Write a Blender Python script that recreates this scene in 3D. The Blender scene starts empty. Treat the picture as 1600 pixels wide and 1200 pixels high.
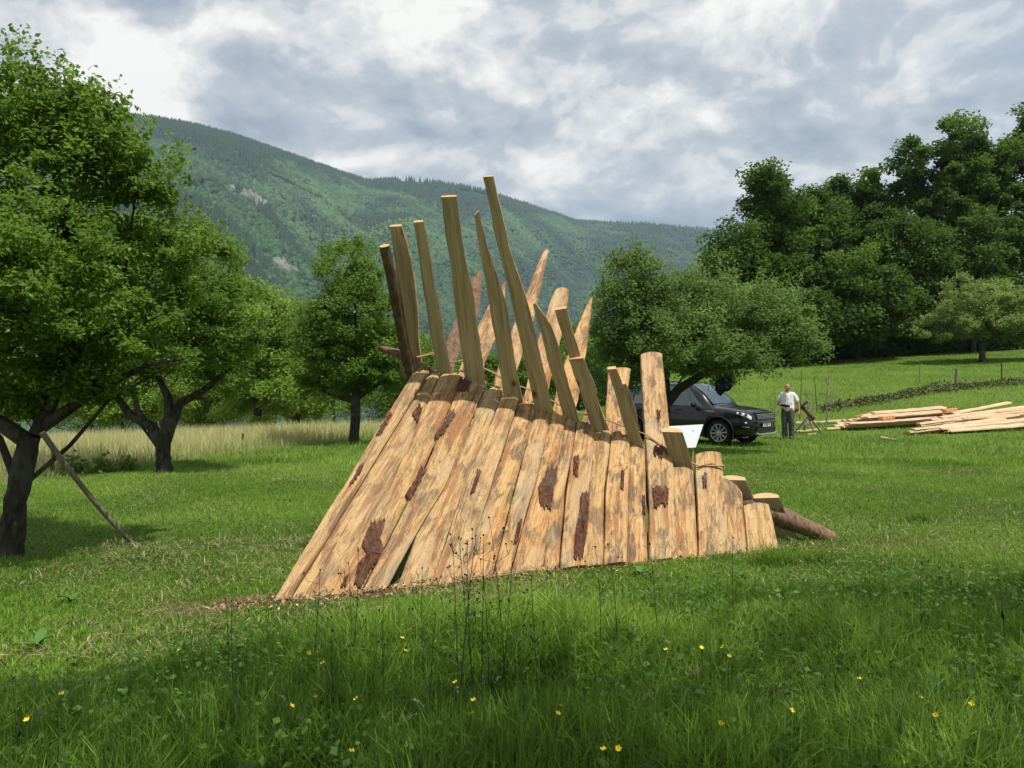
import bpy, bmesh, math, random
import numpy as np
from mathutils import Vector, Matrix, noise as mnoise

sc = bpy.context.scene
C = sc.collection
# ------------------------------------------------------------------ camera, sun, sky, exposure
EYE = 1.6
F = 1250.0                      # focal length in pixels of the 1600 px wide photograph
cam = bpy.data.cameras.new('camera'); camo = bpy.data.objects.new('camera', cam); C.objects.link(camo)
camo.location = (0, 0, EYE); camo.rotation_euler = (math.radians(90), 0, 0)
cam.sensor_width = 36; cam.lens = 36 * F / 1600; cam.clip_start = 0.05; cam.clip_end = 20000
sc.camera = camo

SUNV = Vector((0.32, -0.29, 0.90)).normalized()          # towards the sun
sun = bpy.data.lights.new('sun', 'SUN'); suno = bpy.data.objects.new('sun', sun); C.objects.link(suno)
sun.energy = 4.5; sun.angle = math.radians(0.55); sun.color = (1.0, 0.95, 0.86)
suno.rotation_euler = SUNV.to_track_quat('Z', 'Y').to_euler()
suno.location = (0, 0, 50)

sc.view_settings.view_transform = 'Standard'; sc.view_settings.look = 'None'
sc.view_settings.exposure = 0.40; sc.view_settings.gamma = 1.0
sc.view_settings.use_curve_mapping = False
sc.render.resolution_x = 1024; sc.render.resolution_y = 768
sc.cycles.max_bounces = 6; sc.cycles.diffuse_bounces = 3; sc.cycles.glossy_bounces = 3
sc.cycles.transparent_max_bounces = 8; sc.cycles.volume_bounces = 1; sc.cycles.transmission_bounces = 3
sc.cycles.use_denoising = True


class NT:
    """tiny wrapper round a node tree"""
    def __init__(s, tree): s.t = tree; s.t.nodes.clear()
    def n(s, typ, props=None, **inp):
        nd = s.t.nodes.new(typ)
        for k, v in (props or {}).items(): setattr(nd, k, v)
        for k, v in inp.items():
            key = int(k[1:]) if k[0] == 'i' and k[1:].isdigit() else k.replace('_', ' ')
            sk = nd.inputs[key]
            if isinstance(v, bpy.types.NodeSocket): s.t.links.new(v, sk)
            elif isinstance(v, bpy.types.Node): s.t.links.new(v.outputs[0], sk)
            else:
                try: sk.default_value = v
                except Exception:
                    sk.default_value = tuple(v) + (1.0,)
        return nd
    def math(s, op, a, b=0.0, clamp=False):
        return s.n('ShaderNodeMath', {'operation': op, 'use_clamp': clamp}, i0=a, i1=b).outputs[0]
    def vmath(s, op, a, b=(0, 0, 0)):
        nd = s.n('ShaderNodeVectorMath', {'operation': op}, i0=a, i1=b)
        return nd.outputs['Value'] if op in ('DOT_PRODUCT', 'LENGTH', 'DISTANCE') else nd.outputs[0]
    def ramp(s, fac, stops, interp='LINEAR'):
        nd = s.n('ShaderNodeValToRGB', None, Fac=fac); cr = nd.color_ramp; cr.interpolation = interp
        while len(cr.elements) < len(stops): cr.elements.new(0.5)
        for e, (p, c) in zip(cr.elements, stops):
            e.position = p; e.color = (c, c, c, 1) if not hasattr(c, '__len__') else tuple(c) + (1,)
        return nd.outputs[0]
    def mix(s, fac, a, b, blend='MIX'):
        nd = s.t.nodes.new('ShaderNodeMix'); nd.data_type = 'RGBA'; nd.blend_type = blend
        for sk, v in ((nd.inputs[0], fac), (nd.inputs[6], a), (nd.inputs[7], b)):
            if isinstance(v, bpy.types.NodeSocket): s.t.links.new(v, sk)
            else: sk.default_value = v if not hasattr(v, '__len__') else (tuple(v) + (1.0,))[:4]
        return nd.outputs[2]
    def noise(s, vec, scale, detail=4, rough=.55, dist=0.0):
        return s.n('ShaderNodeTexNoise', None, Vector=vec, Scale=scale, Detail=detail, Roughness=rough, Distortion=dist).outputs[0]


world = bpy.data.worlds.new('World'); sc.world = world; world.use_nodes = True
def build_world():
    w = NT(world.node_tree)
    sky = w.n('ShaderNodeTexSky', {'sky_type': 'NISHITA', 'sun_disc': False,
              'sun_elevation': math.asin(SUNV.z), 'sun_rotation': math.atan2(SUNV.x, SUNV.y)})
    bg1 = w.n('ShaderNodeBackground', None, Color=sky, Strength=0.11)
    d = w.n('ShaderNodeTexCoord').outputs['Generated']
    p = w.vmath('MULTIPLY', d, (1.0, 1.0, 1.55))
    warp = w.n('ShaderNodeTexNoise', None, Vector=p, Scale=4.0, Detail=3.0, Roughness=0.5).outputs['Color']
    pw = w.vmath('ADD', p, w.vmath('MULTIPLY', warp, (0.10, 0.10, 0.10)))
    big = w.noise(pw, 2.2, 3, .5)
    def heap(off, sc_, det): return w.noise(w.vmath('ADD', pw, off), sc_, det, .56)
    mid = heap((0, 0, 0), 4.8, 10); mid2 = heap((.012, -.005, .040), 4.8, 6)
    fin = heap((4, 2, 1), 11.0, 8); fin2 = heap((4.006, 1.998, 1.018), 11.0, 6)
    relief = w.math('ADD', w.math('MULTIPLY', w.math('SUBTRACT', mid, mid2), 1.9), w.math('MULTIPLY', w.math('SUBTRACT', fin, fin2), .75))
    # soft placed cloud heaps (directions of the photograph's brightest and darkest heaps)
    def spot(px, py, rad, amp):
        v = Vector(((px - 800) / F, 1, (600 - py) / F)).normalized()
        vd = w.vmath('ADD', d, w.vmath('MULTIPLY', w.vmath('SUBTRACT', warp, (.5, .5, .5)), (.16, .16, .16)))
        dist = w.vmath('DISTANCE', vd, tuple(v))
        return w.math('MULTIPLY', w.n('ShaderNodeMapRange', {'interpolation_type': 'SMOOTHSTEP'}, Value=dist, i1=rad, i2=0.0, i3=0.0, i4=1.0).outputs[0], amp)
    v = w.math('ADD', w.math('MULTIPLY', w.math('SUBTRACT', big, .5), 1.0), w.math('MULTIPLY', w.math('SUBTRACT', mid, .5), .85))
    v = w.math('ADD', w.math('ADD', v, relief), .66)
    for s in ((230, 110, .14, .22), (340, 95, .07, .2), (190, 60, .10, .12), (770, 140, .055, .22), (860, 290, .07, .20), (650, 190, .05, .14), (560, 215, .07, .16), (980, 170, .10, .12), (960, 235, .06, .14),
              (1250, 140, .12, -.13), (430, 160, .10, -.17), (1080, 270, .13, -.10), (820, 20, .12, -.12), (230, 30, .05, -.18), (740, 235, .09, -.12),
              (1450, 60, .16, .10), (1120, 60, .09, .08), (1000, 60, .08, -.06), (520, 40, .13, .07)):
        v = w.math('ADD', v, spot(*s))
    col = w.ramp(w.n('ShaderNodeMapRange', None, Value=v, i1=.18, i2=1.02, i3=0., i4=1.).outputs[0],
                 [(0.0, (.23, .26, .31)), (.24, (.285, .32, .38)), (.44, (.36, .39, .44)), (.60, (.43, .45, .485)), (.66, (.51, .52, .54)), (.80, (.61, .605, .605)), (.90, (.71, .695, .665)), (1.0, (.78, .765, .73))])
    bg2 = w.n('ShaderNodeBackground', None, Color=col, Strength=1.0)
    gap = w.n('ShaderNodeMapRange', None, Value=big, i1=.30, i2=.5, i3=.75, i4=.98).outputs[0]
    mx = w.n('ShaderNodeMixShader', None, i0=gap, i1=bg1, i2=bg2)
    w.n('ShaderNodeOutputWorld', None, Surface=mx)
build_world()

# ------------------------------------------------------------------ helpers
RNG = np.random.default_rng(11)
random.seed(5)

def mat(name, rough=.8, spec=.3, metallic=0.0, color=None):
    m = bpy.data.materials.new(name); m.use_nodes = True
    t = NT(m.node_tree)
    b = t.n('ShaderNodeBsdfPrincipled', None, Roughness=rough, Metallic=metallic)
    b.inputs['Specular IOR Level'].default_value = spec
    if color is not None: b.inputs['Base Color'].default_value = tuple(color) + (1,)
    o = t.n('ShaderNodeOutputMaterial', None, Surface=b)
    return m, t, b, o
def link(t, a, b): t.t.links.new(a, b)
def bump(t, b, h, strength=.3, dist=.01):
    n = t.n('ShaderNodeBump', None, Strength=strength, Distance=dist, Height=h)
    link(t, n.outputs[0], b.inputs['Normal'])

def tag(o, label=None, cat=None, group=None, kind=None):
    if label: o['label'] = label
    if cat: o['category'] = cat
    if group: o['group'] = group
    if kind: o['kind'] = kind
    return o
def empty(name, loc, rz=0.0):
    o = bpy.data.objects.new(name, None); C.objects.link(o); o.location = loc; o.rotation_euler = (0, 0, rz)
    o.empty_display_size = .2
    return o

def link_mesh(name, me, m, parent=None, world_coords=True):
    o = bpy.data.objects.new(name, me); C.objects.link(o)
    if m is not None:
        for mm in (m if isinstance(m, (list, tuple)) else [m]): me.materials.append(mm)
    if parent is not None:
        o.parent = parent
        if world_coords: o.matrix_parent_inverse = (Matrix.Translation(parent.location) @ parent.rotation_euler.to_matrix().to_4x4()).inverted() if parent.parent is None else parent.matrix_parent_inverse.copy() if False else Matrix.Identity(4)
    return o

class MB:
    """collects polygons in world or local coordinates; origin is subtracted on build"""
    def __init__(s): s.v = []; s.f = []; s.uv = []; s.mi = []
    def add(s, vs, fs, uvs=None, mi=0):
        b = len(s.v); s.v += [tuple(v) for v in vs]
        s.f += [tuple(i + b for i in f) for f in fs]
        s.uv += (list(uvs) if uvs is not None else [(0, 0)] * len(vs)); s.mi += [mi] * len(fs)
    def box(s, c, size, R=None, mi=0, taper=1.0):
        c = Vector(c); x, y, z = [q / 2 for q in size]; R = R or Matrix.Identity(3)
        vs = [c + R @ Vector((sx * x * (taper if sz > 0 else 1), sy * y * (taper if sz > 0 else 1), sz * z)) for sz in (-1, 1) for sx, sy in ((-1, -1), (1, -1), (1, 1), (-1, 1))]
        s.add(vs, [(3, 2, 1, 0), (4, 5, 6, 7), (0, 1, 5, 4), (1, 2, 6, 5), (2, 3, 7, 6), (3, 0, 4, 7)],
              [(0, 0), (size[0], 0), (size[0], size[1]), (0, size[1])] * 2, mi)
    def tube(s, pts, rad, seg=8, caps=True, mi=0, capmi=None, wob=0.0):
        pts = [Vector(p) for p in pts]
        if not hasattr(rad, '__len__'): rad = [rad] * len(pts)
        vs = []; uvs = []; L = 0; up = None
        for i, p in enumerate(pts):
            a = pts[max(i - 1, 0)]; b = pts[min(i + 1, len(pts) - 1)]; t = (b - a).normalized()
            if i: L += (p - pts[i - 1]).length
            if up is None:
                up = Vector((0, 0, 1)) if abs(t.z) < .9 else Vector((1, 0, 0))
            n = (up - t * up.dot(t)).normalized(); up = n; q = t.cross(n)
            for k in range(seg):
                an = 2 * math.pi * k / seg
                r = rad[i] * (1 + (wob * (mnoise.noise(Vector((k * 1.7, L * 3, p.x)))) if wob else 0))
                vs.append(p + (n * math.cos(an) + q * math.sin(an)) * r); uvs.append((rad[i] * 6.28 * k / seg, L))
        fs = []
        for i in range(len(pts) - 1):
            for k in range(seg):
                k2 = (k + 1) % seg
                fs.append((i * seg + k, i * seg + k2, (i + 1) * seg + k2, (i + 1) * seg + k))
        s.add(vs, fs, uvs, mi)
        if caps:
            cm = capmi if capmi is not None else mi
            s.add(vs[:seg][::-1], [tuple(range(seg))], None, cm); s.add(vs[-seg:], [tuple(range(seg))], None, cm)
    def ell(s, c, r, R=None, nu=12, nv=8, mi=0):
        c = Vector(c); R = R or Matrix.Identity(3); vs = []; fs = []
        for j in range(nv + 1):
            th = math.pi * j / nv
            for i in range(nu):
                ph = 2 * math.pi * i / nu
                vs.append(c + R @ Vector((r[0] * math.sin(th) * math.cos(ph), r[1] * math.sin(th) * math.sin(ph), r[2] * math.cos(th))))
        for j in range(nv):
            for i in range(nu):
                i2 = (i + 1) % nu
                f = (j * nu + i, (j + 1) * nu + i, (j + 1) * nu + i2, j * nu + i2)
                fs.append(f)
        s.add(vs, fs, None, mi)
    def build(s, name, m, parent=None, smooth=False, origin=None, merge=0.0):
        """vertices given in world coordinates if parent has only a location; parts are stored relative to the root's location"""
        off = Vector(origin) if origin is not None else Vector((0, 0, 0))
        if parent is not None and origin is None:
            off = Vector(parent['_o']) if '_o' in parent else Vector((0, 0, 0))
        me = bpy.data.meshes.new(name)
        me.from_pydata([(v[0] - off.x, v[1] - off.y, v[2] - off.z) for v in s.v], [], s.f)
        uvl = me.uv_layers.new(name='UVMap')
        lv = np.empty(len(me.loops), dtype=np.int32); me.loops.foreach_get('vertex_index', lv)
        uvl.data.foreach_set('uv', np.array(s.uv, dtype=np.float32)[lv].ravel())
        me.polygons.foreach_set('material_index', np.array(s.mi, dtype=np.int32))
        if smooth: me.polygons.foreach_set('use_smooth', np.ones(len(me.polygons), dtype=bool))
        if merge:
            bm = bmesh.new(); bm.from_mesh(me); bmesh.ops.remove_doubles(bm, verts=bm.verts, dist=merge); bm.to_mesh(me); bm.free()
        me.update()
        o = bpy.data.objects.new(name, me); C.objects.link(o)
        for mm in (m if isinstance(m, (list, tuple)) else [m]): me.materials.append(mm)
        if parent is not None:
            o.parent = parent; o['_o'] = tuple(off)
        elif origin is not None:
            o.location = off; o['_o'] = tuple(off)
        return o
def root(name, loc, **kw):
    o = empty(name, loc); o['_o'] = tuple(loc); tag(o, **kw); return o

def np_mesh(name, V, nper, F0, m, parent=None, tint=None, origin=(0, 0, 0), smooth=False):
    """V: (N,nper,3) vertices per element; F0: quads of one element"""
    N = V.shape[0]; F0 = np.array(F0, dtype=np.int32); k, q = F0.shape
    off = np.array(origin, dtype=np.float64)
    V = (V.reshape(-1, 3) - off).astype(np.float32)
    me = bpy.data.meshes.new(name)
    me.vertices.add(len(V)); me.vertices.foreach_set('co', V.ravel())
    idx = (F0[None] + (np.arange(N, dtype=np.int32) * nper)[:, None, None]).reshape(-1)
    me.loops.add(len(idx)); me.loops.foreach_set('vertex_index', idx)
    npoly = N * k; me.polygons.add(npoly)
    me.polygons.foreach_set('loop_start', np.arange(0, npoly * q, q, dtype=np.int32))
    if smooth: me.polygons.foreach_set('use_smooth', np.ones(npoly, dtype=bool))
    me.update(calc_edges=True)
    if tint is not None:
        at = me.attributes.new('tint', 'FLOAT', 'FACE'); at.data.foreach_set('value', np.repeat(tint.astype(np.float32), k))
    me.materials.append(m)
    o = bpy.data.objects.new(name, me); C.objects.link(o)
    if parent is not None: o.parent = parent
    else: o.location = off
    return o

def vnoise(x, y, seed=0):
    """value noise in numpy, 0..1"""
    x = np.asarray(x, dtype=np.float64); y = np.asarray(y, dtype=np.float64)
    xi = np.floor(x).astype(np.int64); yi = np.floor(y).astype(np.int64); fx = x - xi; fy = y - yi
    fx = fx * fx * (3 - 2 * fx); fy = fy * fy * (3 - 2 * fy)
    def h(a, b):
        n = (a * 374761393 + b * 668265263 + seed * 974711) & 0xffffffff
        n = ((n ^ (n >> 13)) * 1274126177) & 0xffffffff
        return ((n ^ (n >> 16)) & 0xffff) / 65535.0
    return (h(xi, yi) * (1 - fx) + h(xi + 1, yi) * fx) * (1 - fy) + (h(xi, yi + 1) * (1 - fx) + h(xi + 1, yi + 1) * fx) * fy
def fbm(x, y, seed=0, oct=4):
    s = 0; a = .5; t = 0
    for i in range(oct): s = s + a * vnoise(x * 2 ** i, y * 2 ** i, seed + i); t += a; a *= .5
    return s / t
def sst(a, b, x):
    t = np.clip((x - a) / (b - a), 0, 1); return t * t * (3 - 2 * t)
def softplus(x, k): return k * np.logaddexp(0, x / k)

def gz(x, y):
    x = np.asarray(x, dtype=np.float64); y = np.asarray(y, dtype=np.float64)
    r = 0.095 * softplus(y + .5 * x - 35, 3.0) * sst(-7, 7, x); r = 38 * (1 - np.exp(-r / 38))
    l = -0.025 * softplus(-x - 5, 2.0); l = -8 * (1 - np.exp(l / 8))
    edge = 33 + .5 * x
    d = -0.13 * softplus(y - np.maximum(edge, 12), 2.5) * (1 - sst(-2, 9, x)); d = -60 * (1 - np.exp(d / 60))
    dip = -.17 * np.exp(-((x - 8) ** 2 / 50 + (y - 24) ** 2 / 60))
    n = (fbm(x * .5, y * .5, 3, 3) - .5) * .07 * sst(2, 9, y)
    return r + l + d + dip + n
def gzf(x, y): return float(gz(x, y))
def ray(px, py): return Vector(((px - 800) / F, 1.0, (600 - py) / F))
def at(px, py, d): r = ray(px, py); return Vector((0, 0, EYE)) + r * d
def gp(px, py, dmax=90):
    """where the view ray through a photo pixel meets the ground"""
    r = ray(px, py); d = 2.0
    while d < dmax:
        p = Vector((0, 0, EYE)) + r * d
        if p.z <= gzf(p.x, p.y): break
        d += .05
    p.z = gzf(p.x, p.y); return p
def on(px, d, dz=0.0):
    x = (px - 800) / F * d; return Vector((x, d, gzf(x, d) + dz))

# ------------------------------------------------------------------ materials
def mat_leaf(name, dark, mid, light, transl=.35):
    m, t, b, o = mat(name, .62, .22)
    a = t.n('ShaderNodeAttribute', {'attribute_name': 'tint'}).outputs['Fac']
    col = t.ramp(a, [(0, dark), (.5, mid), (1, light)])
    link(t, col, b.inputs['Base Color'])
    tr = t.n('ShaderNodeBsdfTranslucent', None, Color=t.mix(.5, col, tuple(min(1, c * 1.6) for c in light)))
    mx = t.n('ShaderNodeMixShader', None, i0=transl, i1=b, i2=tr)
    link(t, mx.outputs[0], o.inputs['Surface'])
    return m

def mat_bark(name, c1, c2, scale=6):
    m, t, b, o = mat(name, .95, .1)
    v = t.n('ShaderNodeTexCoord').outputs['Object']
    n = t.noise(t.vmath('MULTIPLY', v, (1, 1, .35)), scale * 3, 6, .7)
    n2 = t.noise(v, scale * .6, 3)
    col = t.mix(t.ramp(n, [(.35, 0), (.65, 1)]), c1, c2)
    col = t.mix(t.ramp(n2, [(.5, 0), (.75, .5)]), col, (.16, .17, .13))
    link(t, col, b.inputs['Base Color']); bump(t, b, n, .8, .02)
    return m

def mat_wood(name, kind):
    """UV: u across, v along, in metres. kind 'slab' waney outer face, 'sawn' smooth sawn face, 'end' cut end"""
    m, t, b, o = mat(name, .82, .18)
    uv = t.n('ShaderNodeUVMap').outputs[0]
    rnd = t.n('ShaderNodeObjectInfo').outputs['Random']
    off = t.n('ShaderNodeCombineXYZ', None, X=t.math('MULTIPLY', rnd, 37.0), Y=t.math('MULTIPLY', rnd, 91.0), Z=t.math('MULTIPLY', rnd, 17.0)).outputs[0]
    p = t.vmath('ADD', uv, off)
    def ns(sx, sy, det=5, rough=.6, dist=0.0, o2=(0, 0, 0)):
        return t.noise(t.vmath('ADD', t.vmath('MULTIPLY', p, (sx, sy, 1)), o2), 1.0, det, rough, dist)
    if kind == 'slab':
        base = t.mix(t.ramp(ns(4, 1.6), [(.35, 0), (.65, 1)]), (.50, .25, .085), (.57, .37, .165))
        base = t.mix(t.ramp(t.math('FRACT', t.math('MULTIPLY', rnd, 7.31)), [(0, 0), (1, .75)]), base, (.46, .325, .170))
        grain = ns(36, 1.1, 7, .74, .25)
        base = t.mix(t.ramp(grain, [(.46, .0), (.62, .65)]), base, (.25, .125, .055))
        crack = t.ramp(ns(48, .7, 3, .5, .2, (31, 3, 0)), [(.64, 0), (.67, .8)])
        base = t.mix(crack, base, (.10, .055, .03))
        base = t.mix(t.ramp(ns(26, 9, 6, .78, .5, (3, 7, 0)), [(.49, 0), (.58, .65)]), base, (.60, .41, .20))
        red = t.math('MULTIPLY', t.ramp(ns(13, 1.6, 6, .7, .5, (9, 2, 0)), [(.52, 0), (.57, 1)]), .62)
        base = t.mix(red, base, (.26, .095, .038))
        gm = t.math('MULTIPLY', t.ramp(ns(6.5, 3.2, 6, .68, .4, (5, 5, 4)), [(.495, 0), (.56, 1)]), t.ramp(ns(70, 9, 4, .7, .0, (1, 1, 1)), [(.36, .25), (.62, 1)]))
        base = t.mix(t.math('MULTIPLY', gm, t.ramp(t.math('FRACT', t.math('MULTIPLY', rnd, 13.7)), [(0, .35), (.5, .95)])), base, (.095, .080, .066))
        pale = t.math('MULTIPLY', t.ramp(ns(3.2, 1.2, 3, .5, .2, (15, 5, 4)), [(.57, 0), (.63, .5)]), 1.0)
        base = t.mix(pale, base, (.50, .38, .23))
        speck = t.ramp(ns(110, 60, 3, .6, 0, (2, 2, 2)), [(.60, 0), (.70, .8)])
        base = t.mix(speck, base, (.12, .07, .04))
        vor = t.n('ShaderNodeTexVoronoi', None, Vector=t.vmath('MULTIPLY', p, (3.3, 1.7, 1)), Scale=1.0).outputs['Distance']
        knot = t.ramp(vor, [(.05, 1), (.085, .25), (.13, 0)])
        base = t.mix(t.math('MULTIPLY', knot, .8), base, (.17, .085, .04))
        h = t.math('ADD', t.math('MULTIPLY', grain, .6), ns(22, 5, 5, .7, .4, (3, 7, 0)))
        bump(t, b, h, .8, .016)
    elif kind == 'sawn':
        base = t.mix(ns(3, .8), (.42, .325, .185), (.50, .405, .25))
        g = ns(45, 1.6, 5, .6, .35)
        base = t.mix(t.ramp(g, [(.4, 0), (.62, .7)]), base, (.22, .15, .075))
        base = t.mix(t.ramp(ns(8, 1.6, 4, .6, .3, (5, 1, 4)), [(.56, 0), (.72, .45)]), base, (.24, .18, .11))
        vor = t.n('ShaderNodeTexVoronoi', None, Vector=t.vmath('MULTIPLY', p, (4.4, 2.6, 1)), Scale=1.0).outputs['Distance']
        base = t.mix(t.ramp(vor, [(.07, 1), (.10, .5), (.16, 0)]), base, (.10, .055, .03))
        band = t.noise(t.vmath('MULTIPLY', p, (2, 90, 1)), 1.0, 2)
        bump(t, b, t.math('ADD', t.math('MULTIPLY', g, .5), t.math('MULTIPLY', band, .35)), .3, .006)
    else:
        v = t.n('ShaderNodeTexCoord').outputs['Object']
        base = t.mix(t.noise(v, 25, 4), (.40, .26, .12), (.56, .39, .20))
        bump(t, b, t.noise(v, 90, 3), .3, .004)
    link(t, base, b.inputs['Base Color'])
    return m

M = {}
M['slab'] = mat_wood('slab_wood', 'slab'); M['sawn'] = mat_wood('sawn_wood', 'sawn'); M['end'] = mat_wood('cut_end_wood', 'end')
M['barkred'] = mat_bark('reddish_spruce_bark', (.060, .026, .017), (.19, .085, .055), 14)
M['barklog'] = mat_bark('pole_bark', (.10, .055, .035), (.27, .17, .115), 9)
M['barkdark'] = mat_bark('dark_pole_bark', (.045, .03, .018), (.15, .09, .05), 14)
M['barktree'] = mat_bark('orchard_bark', (.018, .016, .013), (.07, .06, .05), 5)
M['branch'] = mat_bark('grey_branch', (.12, .10, .08), (.28, .24, .19), 12)
M['leaf_near'] = mat_leaf('leaf_plum', (.028, .068, .008), (.090, .175, .018), (.21, .32, .045), .43)
M['leaf_mid'] = mat_leaf('leaf_orchard', (.034, .080, .012), (.095, .180, .024), (.20, .31, .05), .42)
M['leaf_apple'] = mat_leaf('leaf_apple', (.042, .085, .020), (.115, .195, .042), (.23, .33, .095), .38)
M['leaf_bright'] = mat_leaf('leaf_bright', (.06, .12, .014), (.145, .25, .034), (.27, .39, .07), .45)
M['leaf_slope'] = mat_leaf('leaf_slope', (.09, .14, .035), (.18, .26, .065), (.30, .39, .11), .4)
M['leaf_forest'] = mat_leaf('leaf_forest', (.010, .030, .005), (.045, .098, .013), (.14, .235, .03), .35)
M['leaf_grey'] = mat_leaf('leaf_grey', (.07, .11, .03), (.15, .215, .06), (.25, .33, .11), .32)
M['grass'] = mat_leaf('grass_blade', (.040, .095, .010), (.120, .232, .022), (.27, .41, .065), .38)
M['grass_dry'] = mat_leaf('meadow_straw', (.16, .24, .05), (.36, .38, .15), (.56, .52, .27), .3)
M['stalk'] = mat_leaf('stalk', (.03, .05, .015), (.045, .07, .02), (.08, .12, .03), .1)
# ------------------------------------------------------------------ ground
HB = (Vector((-1.77, 5.97, 0)), Vector((2.52, 7.69, 0)))      # foot line of the shelter's front
def mat_ground():
    m, t, b, o = mat('meadow_ground', .95, .1)
    v = t.n('ShaderNodeTexCoord').outputs['Object']
    n1 = t.noise(v, .35, 4); n2 = t.noise(v, 3.0, 6, .65); n3 = t.noise(v, 40, 4, .7)
    c = t.mix(t.ramp(n1, [(.35, 0), (.65, 1)]), (.085, .155, .018), (.135, .215, .032))
    c = t.mix(t.ramp(n2, [(.4, 0), (.7, .7)]), c, (.16, .20, .055))
    c = t.mix(t.ramp(n3, [(.35, .65), (.6, 0)]), c, (.045, .070, .015))
    sp = t.n('ShaderNodeSeparateXYZ', None, i0=v); X, Y = sp.outputs[0], sp.outputs[1]
    # bare trodden soil along the foot of the shelter
    dx, dy = 4.29 / 4.62, 1.72 / 4.62
    rx = t.math('SUBTRACT', X, -1.77); ry = t.math('SUBTRACT', Y, 5.97)
    along = t.math('ADD', t.math('MULTIPLY', rx, dx), t.math('MULTIPLY', ry, dy))
    perp = t.math('ABSOLUTE', t.math('ADD', t.math('ADD', t.math('MULTIPLY', rx, -dy), t.math('MULTIPLY', ry, dx)), .02))
    wob = t.math('MULTIPLY', t.math('SUBTRACT', n2, .5), .55)
    k1 = t.n('ShaderNodeMapRange', None, Value=t.math('ADD', perp, wob), i1=.10, i2=.30, i3=1.0, i4=0.0).outputs[0]
    k2 = t.n('ShaderNodeMapRange', None, Value=along, i1=-.9, i2=-.45, i3=0.0, i4=1.0).outputs[0]
    k3 = t.n('ShaderNodeMapRange', None, Value=along, i1=1.1, i2=2.2, i3=1.0, i4=.35).outputs[0]
    soil = t.math('MULTIPLY', t.math('MULTIPLY', k1, k2), k3, True)
    c = t.mix(soil, c, t.mix(n3, (.085, .05, .028), (.16, .10, .06)))
    # straw coloured meadow beyond the fence
    ml = t.math('SUBTRACT', Y, t.math('ADD', t.math('MULTIPLY', X, 2.6), 35.6))
    kk = t.math('MULTIPLY', t.n('ShaderNodeMapRange', None, Value=ml, i1=0.0, i2=4.0, i3=0.0, i4=1.0).outputs[0], t.n('ShaderNodeMapRange', None, Value=X, i1=-1.0, i2=1.0, i3=1.0, i4=0.0).outputs[0])
    c = t.mix(kk, c, t.mix(n2, (.20, .22, .08), (.33, .30, .13)))
    link(t, c, b.inputs['Base Color']); bump(t, b, t.math('ADD', n3, n2), .8, .05)
    return m
M['ground'] = mat_ground()

def build_ground():
    tx = np.linspace(-1, 1, 361); xs = np.sinh(tx * 8.2) / np.sinh(8.2) * 6000
    xs = np.where(np.abs(tx) < 2, xs + tx * 12, xs)
    ty = np.linspace(-.42, 1, 420); ys = np.sinh(ty * 7.6) / np.sinh(7.6) * 6500 + ty * 22 + 6
    X, Y = np.meshgrid(xs, ys); Z = gz(X, Y)
    V = np.stack([X, Y, Z], -1).reshape(-1, 3)
    nx, ny = len(xs), len(ys)
    i = np.arange(nx - 1)[None] + (np.arange(ny - 1) * nx)[:, None]
    Fc = np.stack([i, i + 1, i + nx + 1, i + nx], -1).reshape(-1, 4)
    me = bpy.data.meshes.new('ground'); me.vertices.add(len(V)); me.vertices.foreach_set('co', V.astype(np.float32).ravel())
    me.loops.add(Fc.size); me.loops.foreach_set('vertex_index', Fc.astype(np.int32).ravel())
    me.polygons.add(len(Fc)); me.polygons.foreach_set('loop_start', np.arange(0, Fc.size, 4, dtype=np.int32))
    me.polygons.foreach_set('use_smooth', np.ones(len(Fc), dtype=bool)); me.update(calc_edges=True)
    me.materials.append(M['ground'])
    o = bpy.data.objects.new('ground', me); C.objects.link(o); tag(o, 'grassy orchard ground rising to the right', kind='structure')
build_ground()

# ------------------------------------------------------------------ mountain
SIL = [(-900, 260), (-400, 205), (0, 170), (180, 178), (240, 184), (300, 194), (360, 210), (420, 230), (470, 247), (530, 267), (572, 281), (600, 279), (640, 277), (700, 285), (750, 294), (800, 310), (850, 327), (900, 344), (950, 347), (1000, 347), (1060, 353), (1110, 357), (1200, 362), (1600, 372), (2600, 380)]
SX = np.array([(p[0] - 800) / F for p in SIL]); SE = np.array([(600 - p[1]) / F for p in SIL])
def ridge(a):
    e = np.interp(a, SX, SE); D = 620.0 / e
    return D, e
def mpoint(a, t):
    """a = x/y, t = 0 at the foot, 1 on the ridge"""
    D, e = ridge(a); y = D - 1350 * (1 - t)
    top = 1.6 + e * D - 11
    z = -62 + (top + 62) * np.where(t <= 1, np.power(np.clip(t, 0, 1), .93), 1 - (t - 1) * 1.2)
    x = a * y
    w = np.sin(np.pi * np.clip(t, 0, 1)) ** .8
    sp = np.sin(a * 19 + t * 5.5 + 2.2 * vnoise(a * 5, t * 3, 5)) * 26 + (fbm(x / 230, y / 230, 7, 4) - .5) * 130
    return x, y, z + sp * w
def mat_mountain():
    m, t, b, o = mat('mountain_slope', .95, .1)
    v = t.n('ShaderNodeTexCoord').outputs['Object']
    n = t.noise(v, .006, 6, .6); n2 = t.noise(v, .06, 5, .7)
    c = t.mix(t.ramp(n, [(.4, 0), (.6, 1)]), (.022, .060, .014), (.050, .105, .024))
    c = t.mix(t.ramp(n2, [(.4, .6), (.6, 0)]), c, (.015, .035, .010))
    link(t, c, b.inputs['Base Color']); bump(t, b, n2, 1, 8)
    return m
M['mountain'] = mat_mountain()
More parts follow.
